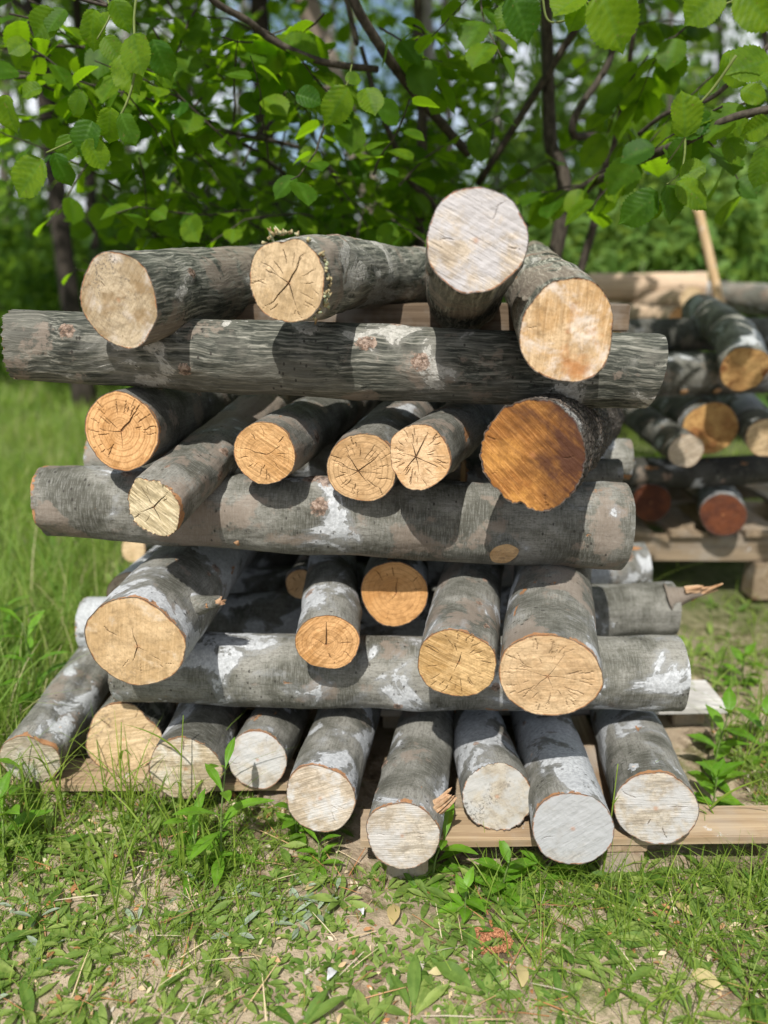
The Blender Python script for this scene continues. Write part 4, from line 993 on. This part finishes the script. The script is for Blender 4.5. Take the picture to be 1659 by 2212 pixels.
rt = random.Random(3)
for (u, Y, wpx, top) in [(20, 12, 26, 10), (300, 13, 22, 10), (500, 14, 24, 11), (690, 15, 20, 11), (860, 13, 20, 10), (1060, 12, 26, 10), (1290, 14, 22, 10), (1380, 11, 12, 9), (1560, 14, 24, 10), (1650, 11, 20, 10), (-90, 9, 34, 10), (1780, 10, 34, 10),
                         (120, 19, 22, 12), (420, 20, 22, 12), (760, 21, 20, 12), (990, 19, 22, 12), (1180, 20, 22, 12), (1480, 21, 22, 12)]:
    k += 1
    tree('slender tree among the blurred stems deep in the wood', (u + rt.uniform(-5, 5), 560), (u + rt.uniform(-25, 25), 150), Y, wpx, rt.choice([TK_DARK, TK_MID, TK_MID, TK_GREY]),
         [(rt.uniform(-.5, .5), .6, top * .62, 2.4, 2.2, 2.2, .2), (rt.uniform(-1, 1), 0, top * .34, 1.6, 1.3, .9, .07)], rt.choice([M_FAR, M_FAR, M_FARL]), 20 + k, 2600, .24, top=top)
def bush(label, x, y, rx, ry, rz, n, size, mat, seed, group='bushes below the wood'):
    root = empty('undergrowth_bush', (x, y, 0)); tag(root, label, 'bush', group)
    V, Fq, A, B = crown_leaves((0, 0, rz * .75), (rx, ry, rz), n, size, 44, seed)
    mesh_np('foliage', V, Fq, mat, root, {'vein': A, 'rnd': B}, smooth=False)
    P = [tube_np(catmull([(0, 0, 0), (math.cos(a) * rx * .3, math.sin(a) * ry * .3, rz * .7), (math.cos(a) * rx * .6, math.sin(a) * ry * .6, rz * 1.2)], 5), np.linspace(.02, .006, 11), 6, True) for a in np.arange(5) * 1.26 + seed]
    V, Fq = join_np(P); mesh_np('stems', V, Fq, TK_MID, root)
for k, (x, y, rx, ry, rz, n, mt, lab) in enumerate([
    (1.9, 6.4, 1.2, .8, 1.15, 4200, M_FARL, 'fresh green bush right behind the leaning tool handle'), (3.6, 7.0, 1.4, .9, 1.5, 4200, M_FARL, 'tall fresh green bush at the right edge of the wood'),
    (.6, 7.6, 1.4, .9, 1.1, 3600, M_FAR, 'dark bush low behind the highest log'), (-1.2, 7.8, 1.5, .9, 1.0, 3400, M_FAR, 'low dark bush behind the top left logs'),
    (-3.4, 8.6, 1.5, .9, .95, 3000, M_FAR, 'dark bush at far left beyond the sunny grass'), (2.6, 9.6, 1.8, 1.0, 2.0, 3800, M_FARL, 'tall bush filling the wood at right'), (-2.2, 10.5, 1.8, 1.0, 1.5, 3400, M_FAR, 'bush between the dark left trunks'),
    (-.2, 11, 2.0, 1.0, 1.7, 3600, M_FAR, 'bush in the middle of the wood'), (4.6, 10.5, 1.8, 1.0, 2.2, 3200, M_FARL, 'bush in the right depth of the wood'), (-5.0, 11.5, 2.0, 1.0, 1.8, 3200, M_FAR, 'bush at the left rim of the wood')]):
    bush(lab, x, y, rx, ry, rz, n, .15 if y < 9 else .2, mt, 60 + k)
for k in range(20):
    y = 14 + (k % 3) * 5; x = -14.5 + k * 1.55
    root = bush('thicket bush closing off the far depth of the wood', x, y, 2.4, 1.2, 1.0 + (k * 7 % 5) * .2, 1800, .30, M_FARL if k % 3 else M_FAR, 90 + k, 'far thicket')

# ================================================================== GROUND
def spaced(lo, hi, n, c, k):
    t = np.linspace(math.asinh((lo - c) / k), math.asinh((hi - c) / k), n)
    return c + k * np.sinh(t)
gx = spaced(-120, 120, 420, 0, 1.3); gy = spaced(-20, 160, 440, 1.3, 1.1)
GX, GY = np.meshgrid(gx, gy)
GZ = gz(GX, GY)
n = NT('soil'); P = n.obj()
a = n.noise(P, 3.2, 6, .62); b = n.noise(P, 22, 6, .68); c_ = n.noise(P, 120, 4, .7)
col = n.ramp(b, [(.40, (.10, .072, .048)), (.5, (.23, .175, .12)), (.60, (.43, .35, .26))])
col = n.mix(n.step(a, .42, .58), col, n.mix(c_, (.27, .21, .145), (.45, .37, .275)))
mo = n.noise(n.mapv(P, loc=(3, 1, 2)), 6, 6, .7)
col = n.mix(n.step(mo, .5, .62, 0, .7), col, n.mix(c_, (.05, .075, .015), (.13, .15, .04)))
fr = n.noise(n.mapv(P, loc=(8, 2, 7)), 75, 3, .6)
col = n.mix(n.step(fr, .66, .7, 0, .8), col, (.30, .12, .04))
# woodland floor farther off is mossy and leafy
yy = n.sep(P)[1]
col = n.mix(n.step(n.math('ADD', yy, n.math('MULTIPLY', n.noise(P, .8, 3), 2.0)), 2.6, 4.6, 0, .85), col, n.mix(b, (.035, .06, .014), (.09, .13, .03)))
hh = n.math('ADD', n.math('MULTIPLY', b, 1.0), n.math('MULTIPLY', c_, .5))
m_soil = n.done(n.bsdf(col, .92, .1, n.bump(hh, .9, .012)))
gr = mesh_np('ground', np.stack([GX, GY, GZ], -1).reshape(-1, 3), grid_faces(len(gy), len(gx)), m_soil)
tag(gr, kind='structure')

# ------------------------------------------------------------------ grass
def blades(pos, hgt, wid, lean, seed, ns=5):
    """curved tapering blades; returns V, F, rnd"""
    r = np.random.default_rng(seed); n = len(pos)
    az = r.uniform(0, 2 * PI, n); ln = lean * r.uniform(.2, 1.4, n)
    d = np.stack([np.cos(az), np.sin(az)], -1)
    fa = az + PI / 2 + r.normal(0, .5, n); wdir = np.stack([np.cos(fa), np.sin(fa), np.zeros(n)], -1)
    t = np.linspace(0, 1, ns)
    V = np.zeros((n, ns, 2, 3))
    for k, tt in enumerate(t):
        c = pos.copy()
        c[:, :2] += d * (hgt * ln * tt ** 1.8)[:, None]
        c[:, 2] += hgt * (tt - .32 * np.minimum(ln, 1.5) * tt ** 2.4)
        ww = wid * (1 - tt ** 1.7) * .5 + .0001
        V[:, k, 0] = c - wdir * ww[:, None]; V[:, k, 1] = c + wdir * ww[:, None]
    Fq = grid_faces(ns, 2)
    Fa = (Fq[None] + (np.arange(n) * ns * 2)[:, None, None]).reshape(-1, 4)
    return V.reshape(-1, 3), Fa, np.zeros(n * ns * 2), np.repeat(r.random(n), ns * 2)

def under_pile(x, y):
    return ((x > -.92) & (x < -.16) & (y > 1.55) & (y < 2.35)) | ((x > -.1) & (x < .9) & (y > 1.36) & (y < 2.2))

def field(x0, x1, y0, y1, n, dens, seed):
    r = np.random.default_rng(seed)
    x = r.uniform(x0, x1, n); y = r.uniform(y0, y1, n)
    keep = r.random(n) < dens(x, y)
    x, y = x[keep], y[keep]
    k2 = ~under_pile(x, y); x, y = x[k2], y[k2]
    return np.stack([x, y, gz(x, y) - .002], -1)
def nz(x, y, s, o=0): return fbm(np.stack([x * s + o, y * s + o * 2, 0 * x], -1), 3)
G = []; GM = []
# front: sparse and short with bare earth between, longer at the right
d1 = lambda x, y: np.clip(.32 + .9 * nz(x, y, 3.2) + np.clip((x - .2) * .8, -.05, .5) + np.clip((y - 1.2) * .4, 0, .2), .02, 1)
p = field(-1.0, 1.1, .82, 1.75, 17000, d1, 1); G.append(blades(p, rng.uniform(.02, .07, len(p)), rng.uniform(.0014, .0032, len(p)), 1.1, 2))
d2 = lambda x, y: np.clip((x - .15) * 1.2 - (y - 1.2) * .5 + .5 * nz(x, y, 4, 3), 0, .8)
p = field(.1, 1.1, .85, 1.5, 2600, d2, 3); G.append(blades(p, rng.uniform(.06, .16, len(p)), rng.uniform(.0016, .0036, len(p)), 1.2, 4))
# left of the stack and behind: tall meadow grass
d3 = lambda x, y: np.clip(.8 + .7 * nz(x, y, 2.0, 5), .15, 1) * ((x < -.72 - .1 * (y < 1.6)) | (y > 2.4))
p = field(-2.2, -.5, 1.35, 3.2, 21000, d3, 5); GM.append(blades(p, rng.uniform(.06, .28, len(p)) * (1 + .5 * nz(p[:, 0], p[:, 1], 4)), rng.uniform(.0022, .0062, len(p)), .8, 6))
p = field(-3.6, -.3, 3.0, 6.0, 15000, d3, 7); GM.append(blades(p, rng.uniform(.08, .26, len(p)), rng.uniform(.004, .008, len(p)), .75, 8))
p = field(-7.5, -.6, 6.0, 12.0, 13000, lambda x, y: np.clip(.7 + nz(x, y, .9), .1, 1), 9); GM.append(blades(p, rng.uniform(.1, .28, len(p)), rng.uniform(.010, .018, len(p)), .8, 10, 4))
d4 = lambda x, y: np.clip(.22 + .9 * nz(x, y, 2.6, 8), .03, .8) * (x > .75)
p = field(.7, 2.4, 1.3, 3.2, 6500, d4, 11); G.append(blades(p, rng.uniform(.03, .12, len(p)), rng.uniform(.002, .004, len(p)), 1.0, 12))
p = field(.6, 4.5, 3.2, 7.0, 5000, lambda x, y: np.clip(.4 + nz(x, y, 1.2), .05, 1), 13); G.append(blades(p, rng.uniform(.08, .2, len(p)), rng.uniform(.006, .01, len(p)), .9, 14, 4))
# fringe along the pallet front and left corner: long stalks
d5 = lambda x, y: np.clip(.5 + nz(x, y, 6, 2), .05, 1)
p = field(-.95, -.3, 1.28, 1.56, 420, d5, 15); G.append(blades(p, rng.uniform(.08, .26, len(p)), rng.uniform(.0025, .005, len(p)), .7, 16, 7))
p = field(-.3, .9, 1.22, 1.36, 240, d5, 17); G.append(blades(p, rng.uniform(.05, .15, len(p)), rng.uniform(.002, .0038, len(p)), .8, 18, 6))
p = field(.62, 1.1, 1.2, 1.9, 500, d5, 19); G.append(blades(p, rng.uniform(.08, .22, len(p)), rng.uniform(.002, .004, len(p)), .8, 20, 6))
p = field(-1.0, 1.1, .82, 1.65, 15000, lambda x, y: np.clip(.4 + 1.0 * nz(x, y, 4.2, 11), .04, 1), 21); G.append(blades(p, rng.uniform(.010, .035, len(p)), rng.uniform(.0008, .0018, len(p)), 1.2, 22, 4))
p = field(-1.75, -.74, 1.45, 3.0, 520, lambda x, y: np.clip(.45 + nz(x, y, 3, 4), .05, 1), 23); GM.append(blades(p, rng.uniform(.26, .5, len(p)), rng.uniform(.003, .0075, len(p)), .65, 24, 8))
p = field(.78, 1.6, 1.25, 2.8, 160, lambda x, y: np.clip(.4 + nz(x, y, 3, 4), .05, 1), 25); GM.append(blades(p, rng.uniform(.14, .3, len(p)), rng.uniform(.003, .006, len(p)), .8, 26, 8))
V, Fq, A, B = merge(GM)
tag(mesh_np('meadow_grass', V, Fq, M_MEADOW, None, {'vein': A, 'rnd': B}), kind='stuff')
V, Fq, A, B = merge(G)
tag(mesh_np('grass', V, Fq, M_GRASS, None, {'vein': A, 'rnd': B}), kind='stuff')

# dry straw and leaf crumbs
n = NT('dry_litter'); r = n.attr('rnd')
col = n.ramp(r, [(0, (.20, .11, .06)), (.25, (.34, .15, .06)), (.5, (.42, .31, .18)), (.75, (.54, .45, .30)), (1, (.36, .33, .28))])
M_LIT = n.done(n.bsdf(col, .8, .15))
def flat_leaves(p, tm, smin, smax, tilt, seed, lift=.003):
    r = np.random.default_rng(seed); n = len(p); az = r.uniform(0, 2 * PI, n)
    d = np.stack([np.cos(az), np.sin(az), r.normal(.12, tilt, n)], -1); up = np.stack([r.normal(0, tilt, n), r.normal(-.1, tilt, n), np.ones(n)], -1)
    q = p.copy(); q[:, 2] += lift + r.uniform(0, .008, n)
    return scatter(tm, q, d, up, r.uniform(smin, smax, n))
p = field(-1.2, 1.3, .82, 1.9, 7000, lambda x, y: np.clip(.5 + .6 * nz(x, y, 4, 4), .1, 1), 31)
T_LIT = leaf_template(OVAL, 5, 1, 0, 0, .3, .3)
L1 = flat_leaves(p, T_LIT, .004, .022, .45, 32)
p = field(-1.2, 1.3, .82, 1.9, 1500, lambda x, y: .6 + 0 * x, 33)
T_STRAW = (np.array([[-.012, 0, 0], [.012, 0, 0], [.014, .5, .02], [-.010, .5, .02], [.006, 1, 0], [-.004, 1, 0]]), np.array([[0, 1, 2, 3], [3, 2, 4, 5]]), np.zeros(6))
L2 = flat_leaves(p, T_STRAW, .03, .10, .2, 34, .006)
V, Fq, A, B = merge([L1, L2])
tag(mesh_np('leaf_litter', V, Fq, M_LIT, None, {'vein': A, 'rnd': B}), kind='stuff')
# crumbs and clods of soil
p = field(-1.1, 1.2, .82, 1.7, 5200, lambda x, y: np.clip(.5 + .9 * nz(x, y, 5, 7), .05, 1), 71)
U = np.array([[0, 0, 1], [.89, 0, .45], [.28, .85, .45], [-.72, .53, .45], [-.72, -.53, .45], [.28, -.85, .45], [.72, .53, -.45], [-.28, .85, -.45], [-.89, 0, -.45], [-.28, -.85, -.45], [.72, -.53, -.45], [0, 0, -1]])
UF = np.array([[0, 1, 2], [0, 2, 3], [0, 3, 4], [0, 4, 5], [0, 5, 1], [1, 6, 2], [2, 7, 3], [3, 8, 4], [4, 9, 5], [5, 10, 1], [2, 6, 7], [3, 7, 8], [4, 8, 9], [5, 9, 10], [1, 10, 6], [11, 7, 6], [11, 8, 7], [11, 9, 8], [11, 10, 9], [11, 6, 10]])
rc = np.random.default_rng(72); nn_ = len(p)
W = U[None] * (1 + rc.normal(0, .28, (nn_, 12, 1))) * (rc.uniform(.0012, .0062, nn_) * rc.uniform(.6, 1.3, nn_))[:, None, None] * np.array([1, 1, .7]) + p[:, None]
tag(mesh_np('soil_crumbs', W.reshape(-1, 3), (UF[None] + (np.arange(nn_) * 12)[:, None, None]).reshape(-1, 3), m_soil, smooth=False), kind='stuff')
# low creeping leaves
T_LANCE = leaf_template(LANCE, 9, 2, 0, 0.006, .25, .25, 5)
T_SMALL = leaf_template(OVATE, 6, 1, 0, 0, .2, .2)
T_OVAL = leaf_template(OVAL, 11, 2, 0, .006, .2, .25, 5, .02)
def rosettes(cx, k, smin, smax, tm, seed, rise=.5):
    r = np.random.default_rng(seed); pos, d, up, s = [], [], [], []
    for c in cx:
        m = int(r.integers(k[0], k[1])); a0 = r.uniform(0, 6.28); sc = r.uniform(.7, 1.2)
        for j in range(m):
            az = a0 + j * 2.4 + r.normal(0, .3)
            dr = np.array([math.cos(az), math.sin(az), rise * r.uniform(.2, 1.3)])
            pos.append(c + np.array([0, 0, .003]) + dr * .004); d.append(dr); up.append([-math.cos(az) * .3 + r.normal(0, .25), -math.sin(az) * .3 + r.normal(0, .25), 1]); s.append(sc * r.uniform(smin, smax))
    return scatter(tm, np.array(pos), np.array(d), np.array(up), np.array(s))
cov = lambda x, y: np.clip(.45 + 1.0 * nz(x, y, 3.2, 1) - np.clip(x * .3, -.2, .3), .03, 1)
p = field(-1.0, 1.1, .85, 1.55, 720, cov, 41); L1 = rosettes(p, (4, 8), .025, .065, T_LANCE, 42)
p = field(-1.0, 1.1, .85, 1.6, 2200, lambda x, y: np.clip(.4 + 1.0 * nz(x, y, 4.5, 6), .03, 1), 43); L2 = rosettes(p, (4, 9), .012, .028, T_SMALL, 44, .7)
p = field(-2.2, -.7, 1.3, 3.0, 260, lambda x, y: .7 + 0 * x, 45); L3 = rosettes(p, (4, 8), .05, .10, T_LANCE, 46, 1.2)
p = field(.75, 2.0, 1.3, 2.9, 240, lambda x, y: np.clip(.5 + nz(x, y, 3, 2), .1, 1), 47); L4 = rosettes(p, (4, 8), .04, .08, T_LANCE, 48, .8)
p = field(-1.0, 1.1, .85, 1.6, 4200, lambda x, y: np.clip(.35 + 1.1 * nz(x, y, 5.5, 3), .03, 1), 61); L5 = rosettes(p, (4, 9), .005, .013, T_SMALL, 62, 1.0)
p = field(-1.0, 1.0, .85, 1.42, 80, lambda x, y: np.clip(.5 + 1.2 * nz(x, y, 2.6, 13), .02, 1), 63); L6 = rosettes(p, (5, 10), .05, .095, T_LANCE, 64, .55)
V, Fq, A, B = merge([L1, L2, L3, L4, L5, L6])
tag(mesh_np('ground_cover', V, Fq, M_COVER, None, {'vein': A, 'rnd': B}), kind='stuff')
p = field(-.95, .3, .85, 1.3, 260, lambda x, y: np.clip(.3 + 1.2 * nz(x, y, 3, 9) - x * .5, .0, 1), 49)
V, Fq, A, B = rosettes(p, (2, 4), .025, .05, T_LANCE, 50, .8)
tag(mesh_np('silvery_ground_leaves', V, Fq, M_SILVER, None, {'vein': A, 'rnd': B}), kind='stuff')

# ------------------------------------------------------------------ single weeds
T_WEED = leaf_template(LANCE, 19, 3, 0, .010, .22, .35, 6, .01)
T_WEEDO = leaf_template(OVATE, 19, 3, .006, .010, .2, .3, 6, .015)
def weed(label, u, v, h, tiers, ll, tm=T_WEED, lean=(0, 0), seed=1, Y=None, mat=M_WEED, rosette=0):
    g = ground_pt(u, v)
    root = empty('weed', g); tag(root, label, 'weed', 'weeds around the stack')
    r = random.Random(seed)
    tp = Vector((lean[0], lean[1], h)); P = catmull([(0, 0, -.005), (tp.x * .3, tp.y * .3, h * .5), tuple(tp)], 6)
    V, Fq = tube_np(P, np.linspace(.0026, .0014, len(P)), 8, True)
    mesh_np('stem', V, Fq, M_STEM, root, {'vein': np.zeros(len(V)), 'rnd': np.full(len(V), .5)})
    pos, d, up, s = [], [], [], []
    for k in range(tiers):
        t = .12 + .88 * k / max(1, tiers - 1); q = P[min(len(P) - 1, int(t * (len(P) - 1)))]
        for j in range(2):
            az = k * 2.2 + j * PI + r.uniform(-.4, .4) + seed
            el = .25 + .9 * t + r.uniform(-.15, .15)
            pos.append(q); d.append((math.cos(az), math.sin(az), el)); up.append((-math.cos(az) * el, -math.sin(az) * el, 1.0)); s.append(ll * (1.1 - .45 * abs(t - .45)) * r.uniform(.8, 1.15))
    for j in range(rosette):
        az = j * 2.4 + r.uniform(-.3, .3); pos.append((0, 0, .004)); d.append((math.cos(az), math.sin(az), r.uniform(.2, .8))); up.append((-math.cos(az) * .5, -math.sin(az) * .5, 1)); s.append(ll * r.uniform(.7, 1.1))
    for j in range(len(pos)):
        V, Fq, A, B = scatter(tm, np.array([pos[j]]), np.array([d[j]]), np.array([up[j]]), np.array([s[j]]))
        mesh_np('leaf', V, Fq, mat, root, {'vein': A, 'rnd': np.full(len(V), r.random())})
    return root
weed('tall leafy weed standing before the grey fourth bottom log', 478, 1858, .22, 5, .10, lean=(.02, .01), seed=2, rosette=2)
weed('bushy weed below the heart-shaped and third bottom logs', 425, 1866, .10, 3, .085, seed=3, rosette=4)
weed('bright weed at the foot of the foremost log, right side', 935, 1890, .105, 4, .095, lean=(.02, -.02), seed=4, rosette=3)
weed('spreading weed below the thin log with fuzzy rim', 1085, 1925, .07, 4, .075, lean=(.01, 0), seed=5, rosette=5, tm=T_WEEDO)
weed('low weed just left of the spreading one', 1005, 1965, .05, 3, .055, seed=6, rosette=5, tm=T_WEEDO)
weed('weed drooping below the chalky blue-grey cut', 1170, 1905, .07, 3, .075, seed=7, lean=(.02, -.01), rosette=3)
weed('tall toothed weed right of the lowest crosswise log', 1535, 1690, .20, 5, .085, tm=T_WEEDO, seed=8, lean=(.02, 0), rosette=3)
weed('weed at the right end of the stack beside the rightmost bottom log', 1540, 1740, .08, 4, .08, tm=T_WEEDO, seed=9, rosette=3)
weed('leafy weed at the right picture edge above the long board', 1640, 1640, .13, 4, .08, tm=T_WEEDO, seed=10)
weed('broad-leaved weed at the lower left picture edge', 15, 1830, .12, 4, .09, tm=T_WEEDO, seed=11, rosette=3)
weed('weed in front of the leftmost bottom cut', 55, 1735, .10, 3, .075, tm=T_WEEDO, seed=12)
weed('tall leafy weed in the meadow left of the stack', 95, 1560, .30, 8, .09, seed=13, lean=(-.02, 0))
weed('second tall weed at the left edge of the meadow', 20, 1450, .24, 7, .10, seed=14)
weed('small weed on the bare earth behind the torn branch', 1440, 1400, .07, 3, .08, tm=T_WEEDO, seed=15, rosette=3)
weed('small weed right of the white block', 1600, 1480, .10, 4, .08, tm=T_WEEDO, seed=16, rosette=3)
weed('weed with a tuft of grass in the lower middle', 690, 1870, .06, 3, .055, seed=17, rosette=5)
weed('weed tucked under the fifth bottom log', 640, 1800, .06, 3, .065, tm=T_WEEDO, seed=18, rosette=4)
# grass stalks with ears standing in front of the cuts
def stalk(label, u, v, utop, vtop, seed, ear=False):
    g = ground_pt(u, v); g.z -= .005; tp = at(utop, vtop, g.y + .02)
    root = empty('grass_stalk', g); tag(root, label, 'grass stalk', 'single grass stalks')
    tp = tp - g; P = catmull([(0, 0, 0), (tp.x * .35, 0, tp.z * .5), tuple(tp)], 8)
    V, Fq = tube_np(P, np.linspace(.0024, .0010, len(P)), 8, True)
    mesh_np('stalk', V, Fq, M_GRASS, root, {'vein': np.zeros(len(V)), 'rnd': np.full(len(V), .8)})
    r = random.Random(seed); TB = leaf_template([(0, .022), (.3, .026), (.7, .016), (1, .001)], 13, 1, 0, 0, .3, .5)
    for k in range(3):
        q = P[3 + k * 4]; az = r.uniform(0, 6.28)
        V, Fq, A, B = scatter(TB, np.array([q]), np.array([(math.cos(az) * .6, math.sin(az) * .6, 1.0)]), np.array([(-math.cos(az), -math.sin(az), .6)]), np.array([r.uniform(.1, .16)]))
        mesh_np('blade', V, Fq, M_GRASS, root, {'vein': A, 'rnd': np.full(len(V), .6)})
stalk('upright grass stalk before the oatmeal cut', 395, 1800, 396, 1545, 1)
stalk('grass stalk before the heart-shaped cream cut', 270, 1790, 262, 1560, 2)
stalk('pale grass stalk leaning in the lower left foreground', 258, 2000, 215, 1760, 3)
stalk('long grass stalk rising right of the chalky cut', 1300, 1900, 1335, 1650, 4)
stalk('leaning grass stalk before the leftmost bottom log', 150, 1760, 60, 1590, 5)
stalk('grass stalk at the right bottom on the long board', 1570, 1850, 1500, 1690, 6)

# ------------------------------------------------------------------ small things lying about
n = NT('petal'); M_PET = n.leaf((.60, .61, .64), (.6, .6, .62), .2, .6, .2)
T_PET = leaf_template([(0, .04), (.25, .13), (.55, .28), (.8, .31), (.93, .22), (1, .10)], 14, 3, 0, .01, .5, .35, 3, .05)
def lying(name, label, cat, u, v, size, az, tm, mat, rnd=.5, up=(0.1, -.25, 1), group=None, lift=.012):
    g = ground_pt(u, v); z = g.z + lift
    V, Fq, A, B = scatter(tm, np.zeros((1, 3)), np.array([(math.cos(az), math.sin(az), .12)]), np.array([up]), np.array([size]))
    o = mesh_np(name, V, Fq, mat, None, {'vein': A, 'rnd': np.full(len(V), rnd)}); o.location = (g.x, g.y, z)
    return tag(o, label, cat, group)
lying('petal', 'white petal lying in the middle of the bare ground', 'petal', 785, 1993, .020, 1.9, T_PET, M_PET, group='fallen white petals', lift=.02)
lying('petal', 'white petal lying near the bottom edge', 'petal', 708, 2138, .029, 1.2, T_PET, M_PET, group='fallen white petals', lift=.022)
lying('leaf', 'flat dark green oval leaf near the bottom edge', 'leaf', 938, 2098, .075, -.6, T_OVAL, M_COVER, .3, lift=.02)
n = NT('dry_leaf'); r = n.attr('rnd'); M_DRY = n.leaf(n.mix(r, (.42, .33, .15), (.5, .44, .24)), (.3, .22, .08), .2, .7, .2)
for k, (lab, u, v, sz, az) in enumerate([('pale dry leaf standing upright left of the catkins', 848, 2010, .06, 1.5), ('dry yellowish leaf at the bottom middle', 1128, 2145, .055, 1.4), ('curled dry leaf right of the middle foreground', 1365, 1985, .045, .5),
                                         ('dry leaf on the grass at lower right', 1500, 1990, .045, 2.2), ('brown dry leaf at the lower right corner', 1560, 2150, .06, 2.4), ('buff dry leaf near the flat oval leaf', 925, 2115, .035, .2), ('small dry leaf below the grey pale weed', 660, 1935, .035, .9)]):
    lying('dry_leaf', lab, 'dry leaf', u, v, sz, az, T_OVAL, M_DRY, (k * .37) % 1, (.3 * math.sin(k), -.4, 1), 'dry leaves on the ground', .014)
# catkins
ck = ground_pt(1058, 2045); ck.z += .012
n = NT('catkin'); Pc = n.obj(); ca = n.noise(Pc, 300, 3); M_CAT = n.done(n.bsdf(n.mix(n.step(ca, .35, .65), (.20, .075, .035), (.48, .24, .13)), .85, .1, n.bump(ca, 1, .003)))
root = empty('catkin_cluster', ck); tag(root, 'curled rusty brown catkins lying on the bare ground', 'catkin')
for k, (r0, a0, a1, sq) in enumerate([(.030, .4, 2.9, .7), (.037, 3.6, 5.7, .6), (.020, -.9, 1.6, 1.1), (.012, 2.2, 4.4, 1.4)]):
    an = np.linspace(a0, a1, 60); P = np.c_[np.cos(an) * r0 + .006 * np.sin(an * 2.3 + k) + (.012 if k == 2 else 0), np.sin(an) * r0 * sq + .005 * np.cos(an * 3.1 + k) - .008 * (k == 3), .004 + .004 * np.sin(an * 3)]
    V, Fq = tube_np(P, .0052 * (1 - .4 * np.linspace(-1, 1, 60) ** 4), 12, True)
    V += .0016 * np.random.default_rng(k).normal(0, 1, V.shape)
    mesh_np('catkin', V, Fq, M_CAT, root, smooth=False)
# moss, bark shreds and fibres on the rim of the crooked top log
r_, R_, L_ = LY['t2']
rm = random.Random(9); tb = []
for k in range(50):
    a = rm.choice([rm.gauss(-1.7, .25), rm.gauss(-.35, .35), rm.gauss(.45, .2)]); q = np.array([math.cos(a) * R_ * 1.02, math.sin(a) * R_ * 1.08, rm.uniform(-.004, .02)])
    L = rm.uniform(.004, .015); dd = np.array([math.cos(a), math.sin(a), rm.uniform(-.9, .4)]) * .7 + np.array([rm.uniform(-.8, .8) for _ in range(3)])
    dd /= np.linalg.norm(dd); side = np.array([rm.uniform(-.4, .4) for _ in range(3)])
    tb.append(tube_np(np.array([q, q + dd * L * .5, q + (dd + side) * L]), [.0034, .003, .001], 5, True))
V, Fq = join_np(tb)
n = NT('moss_shreds'); Pm = n.obj(); ma = n.noise(Pm, 90, 2)
mesh_np('moss_foliage', V, Fq, n.done(n.bsdf(n.ramp(ma, [(.35, (.16, .10, .05)), (.5, (.36, .30, .17)), (.62, (.30, .36, .24))]), .9, .1)), r_)
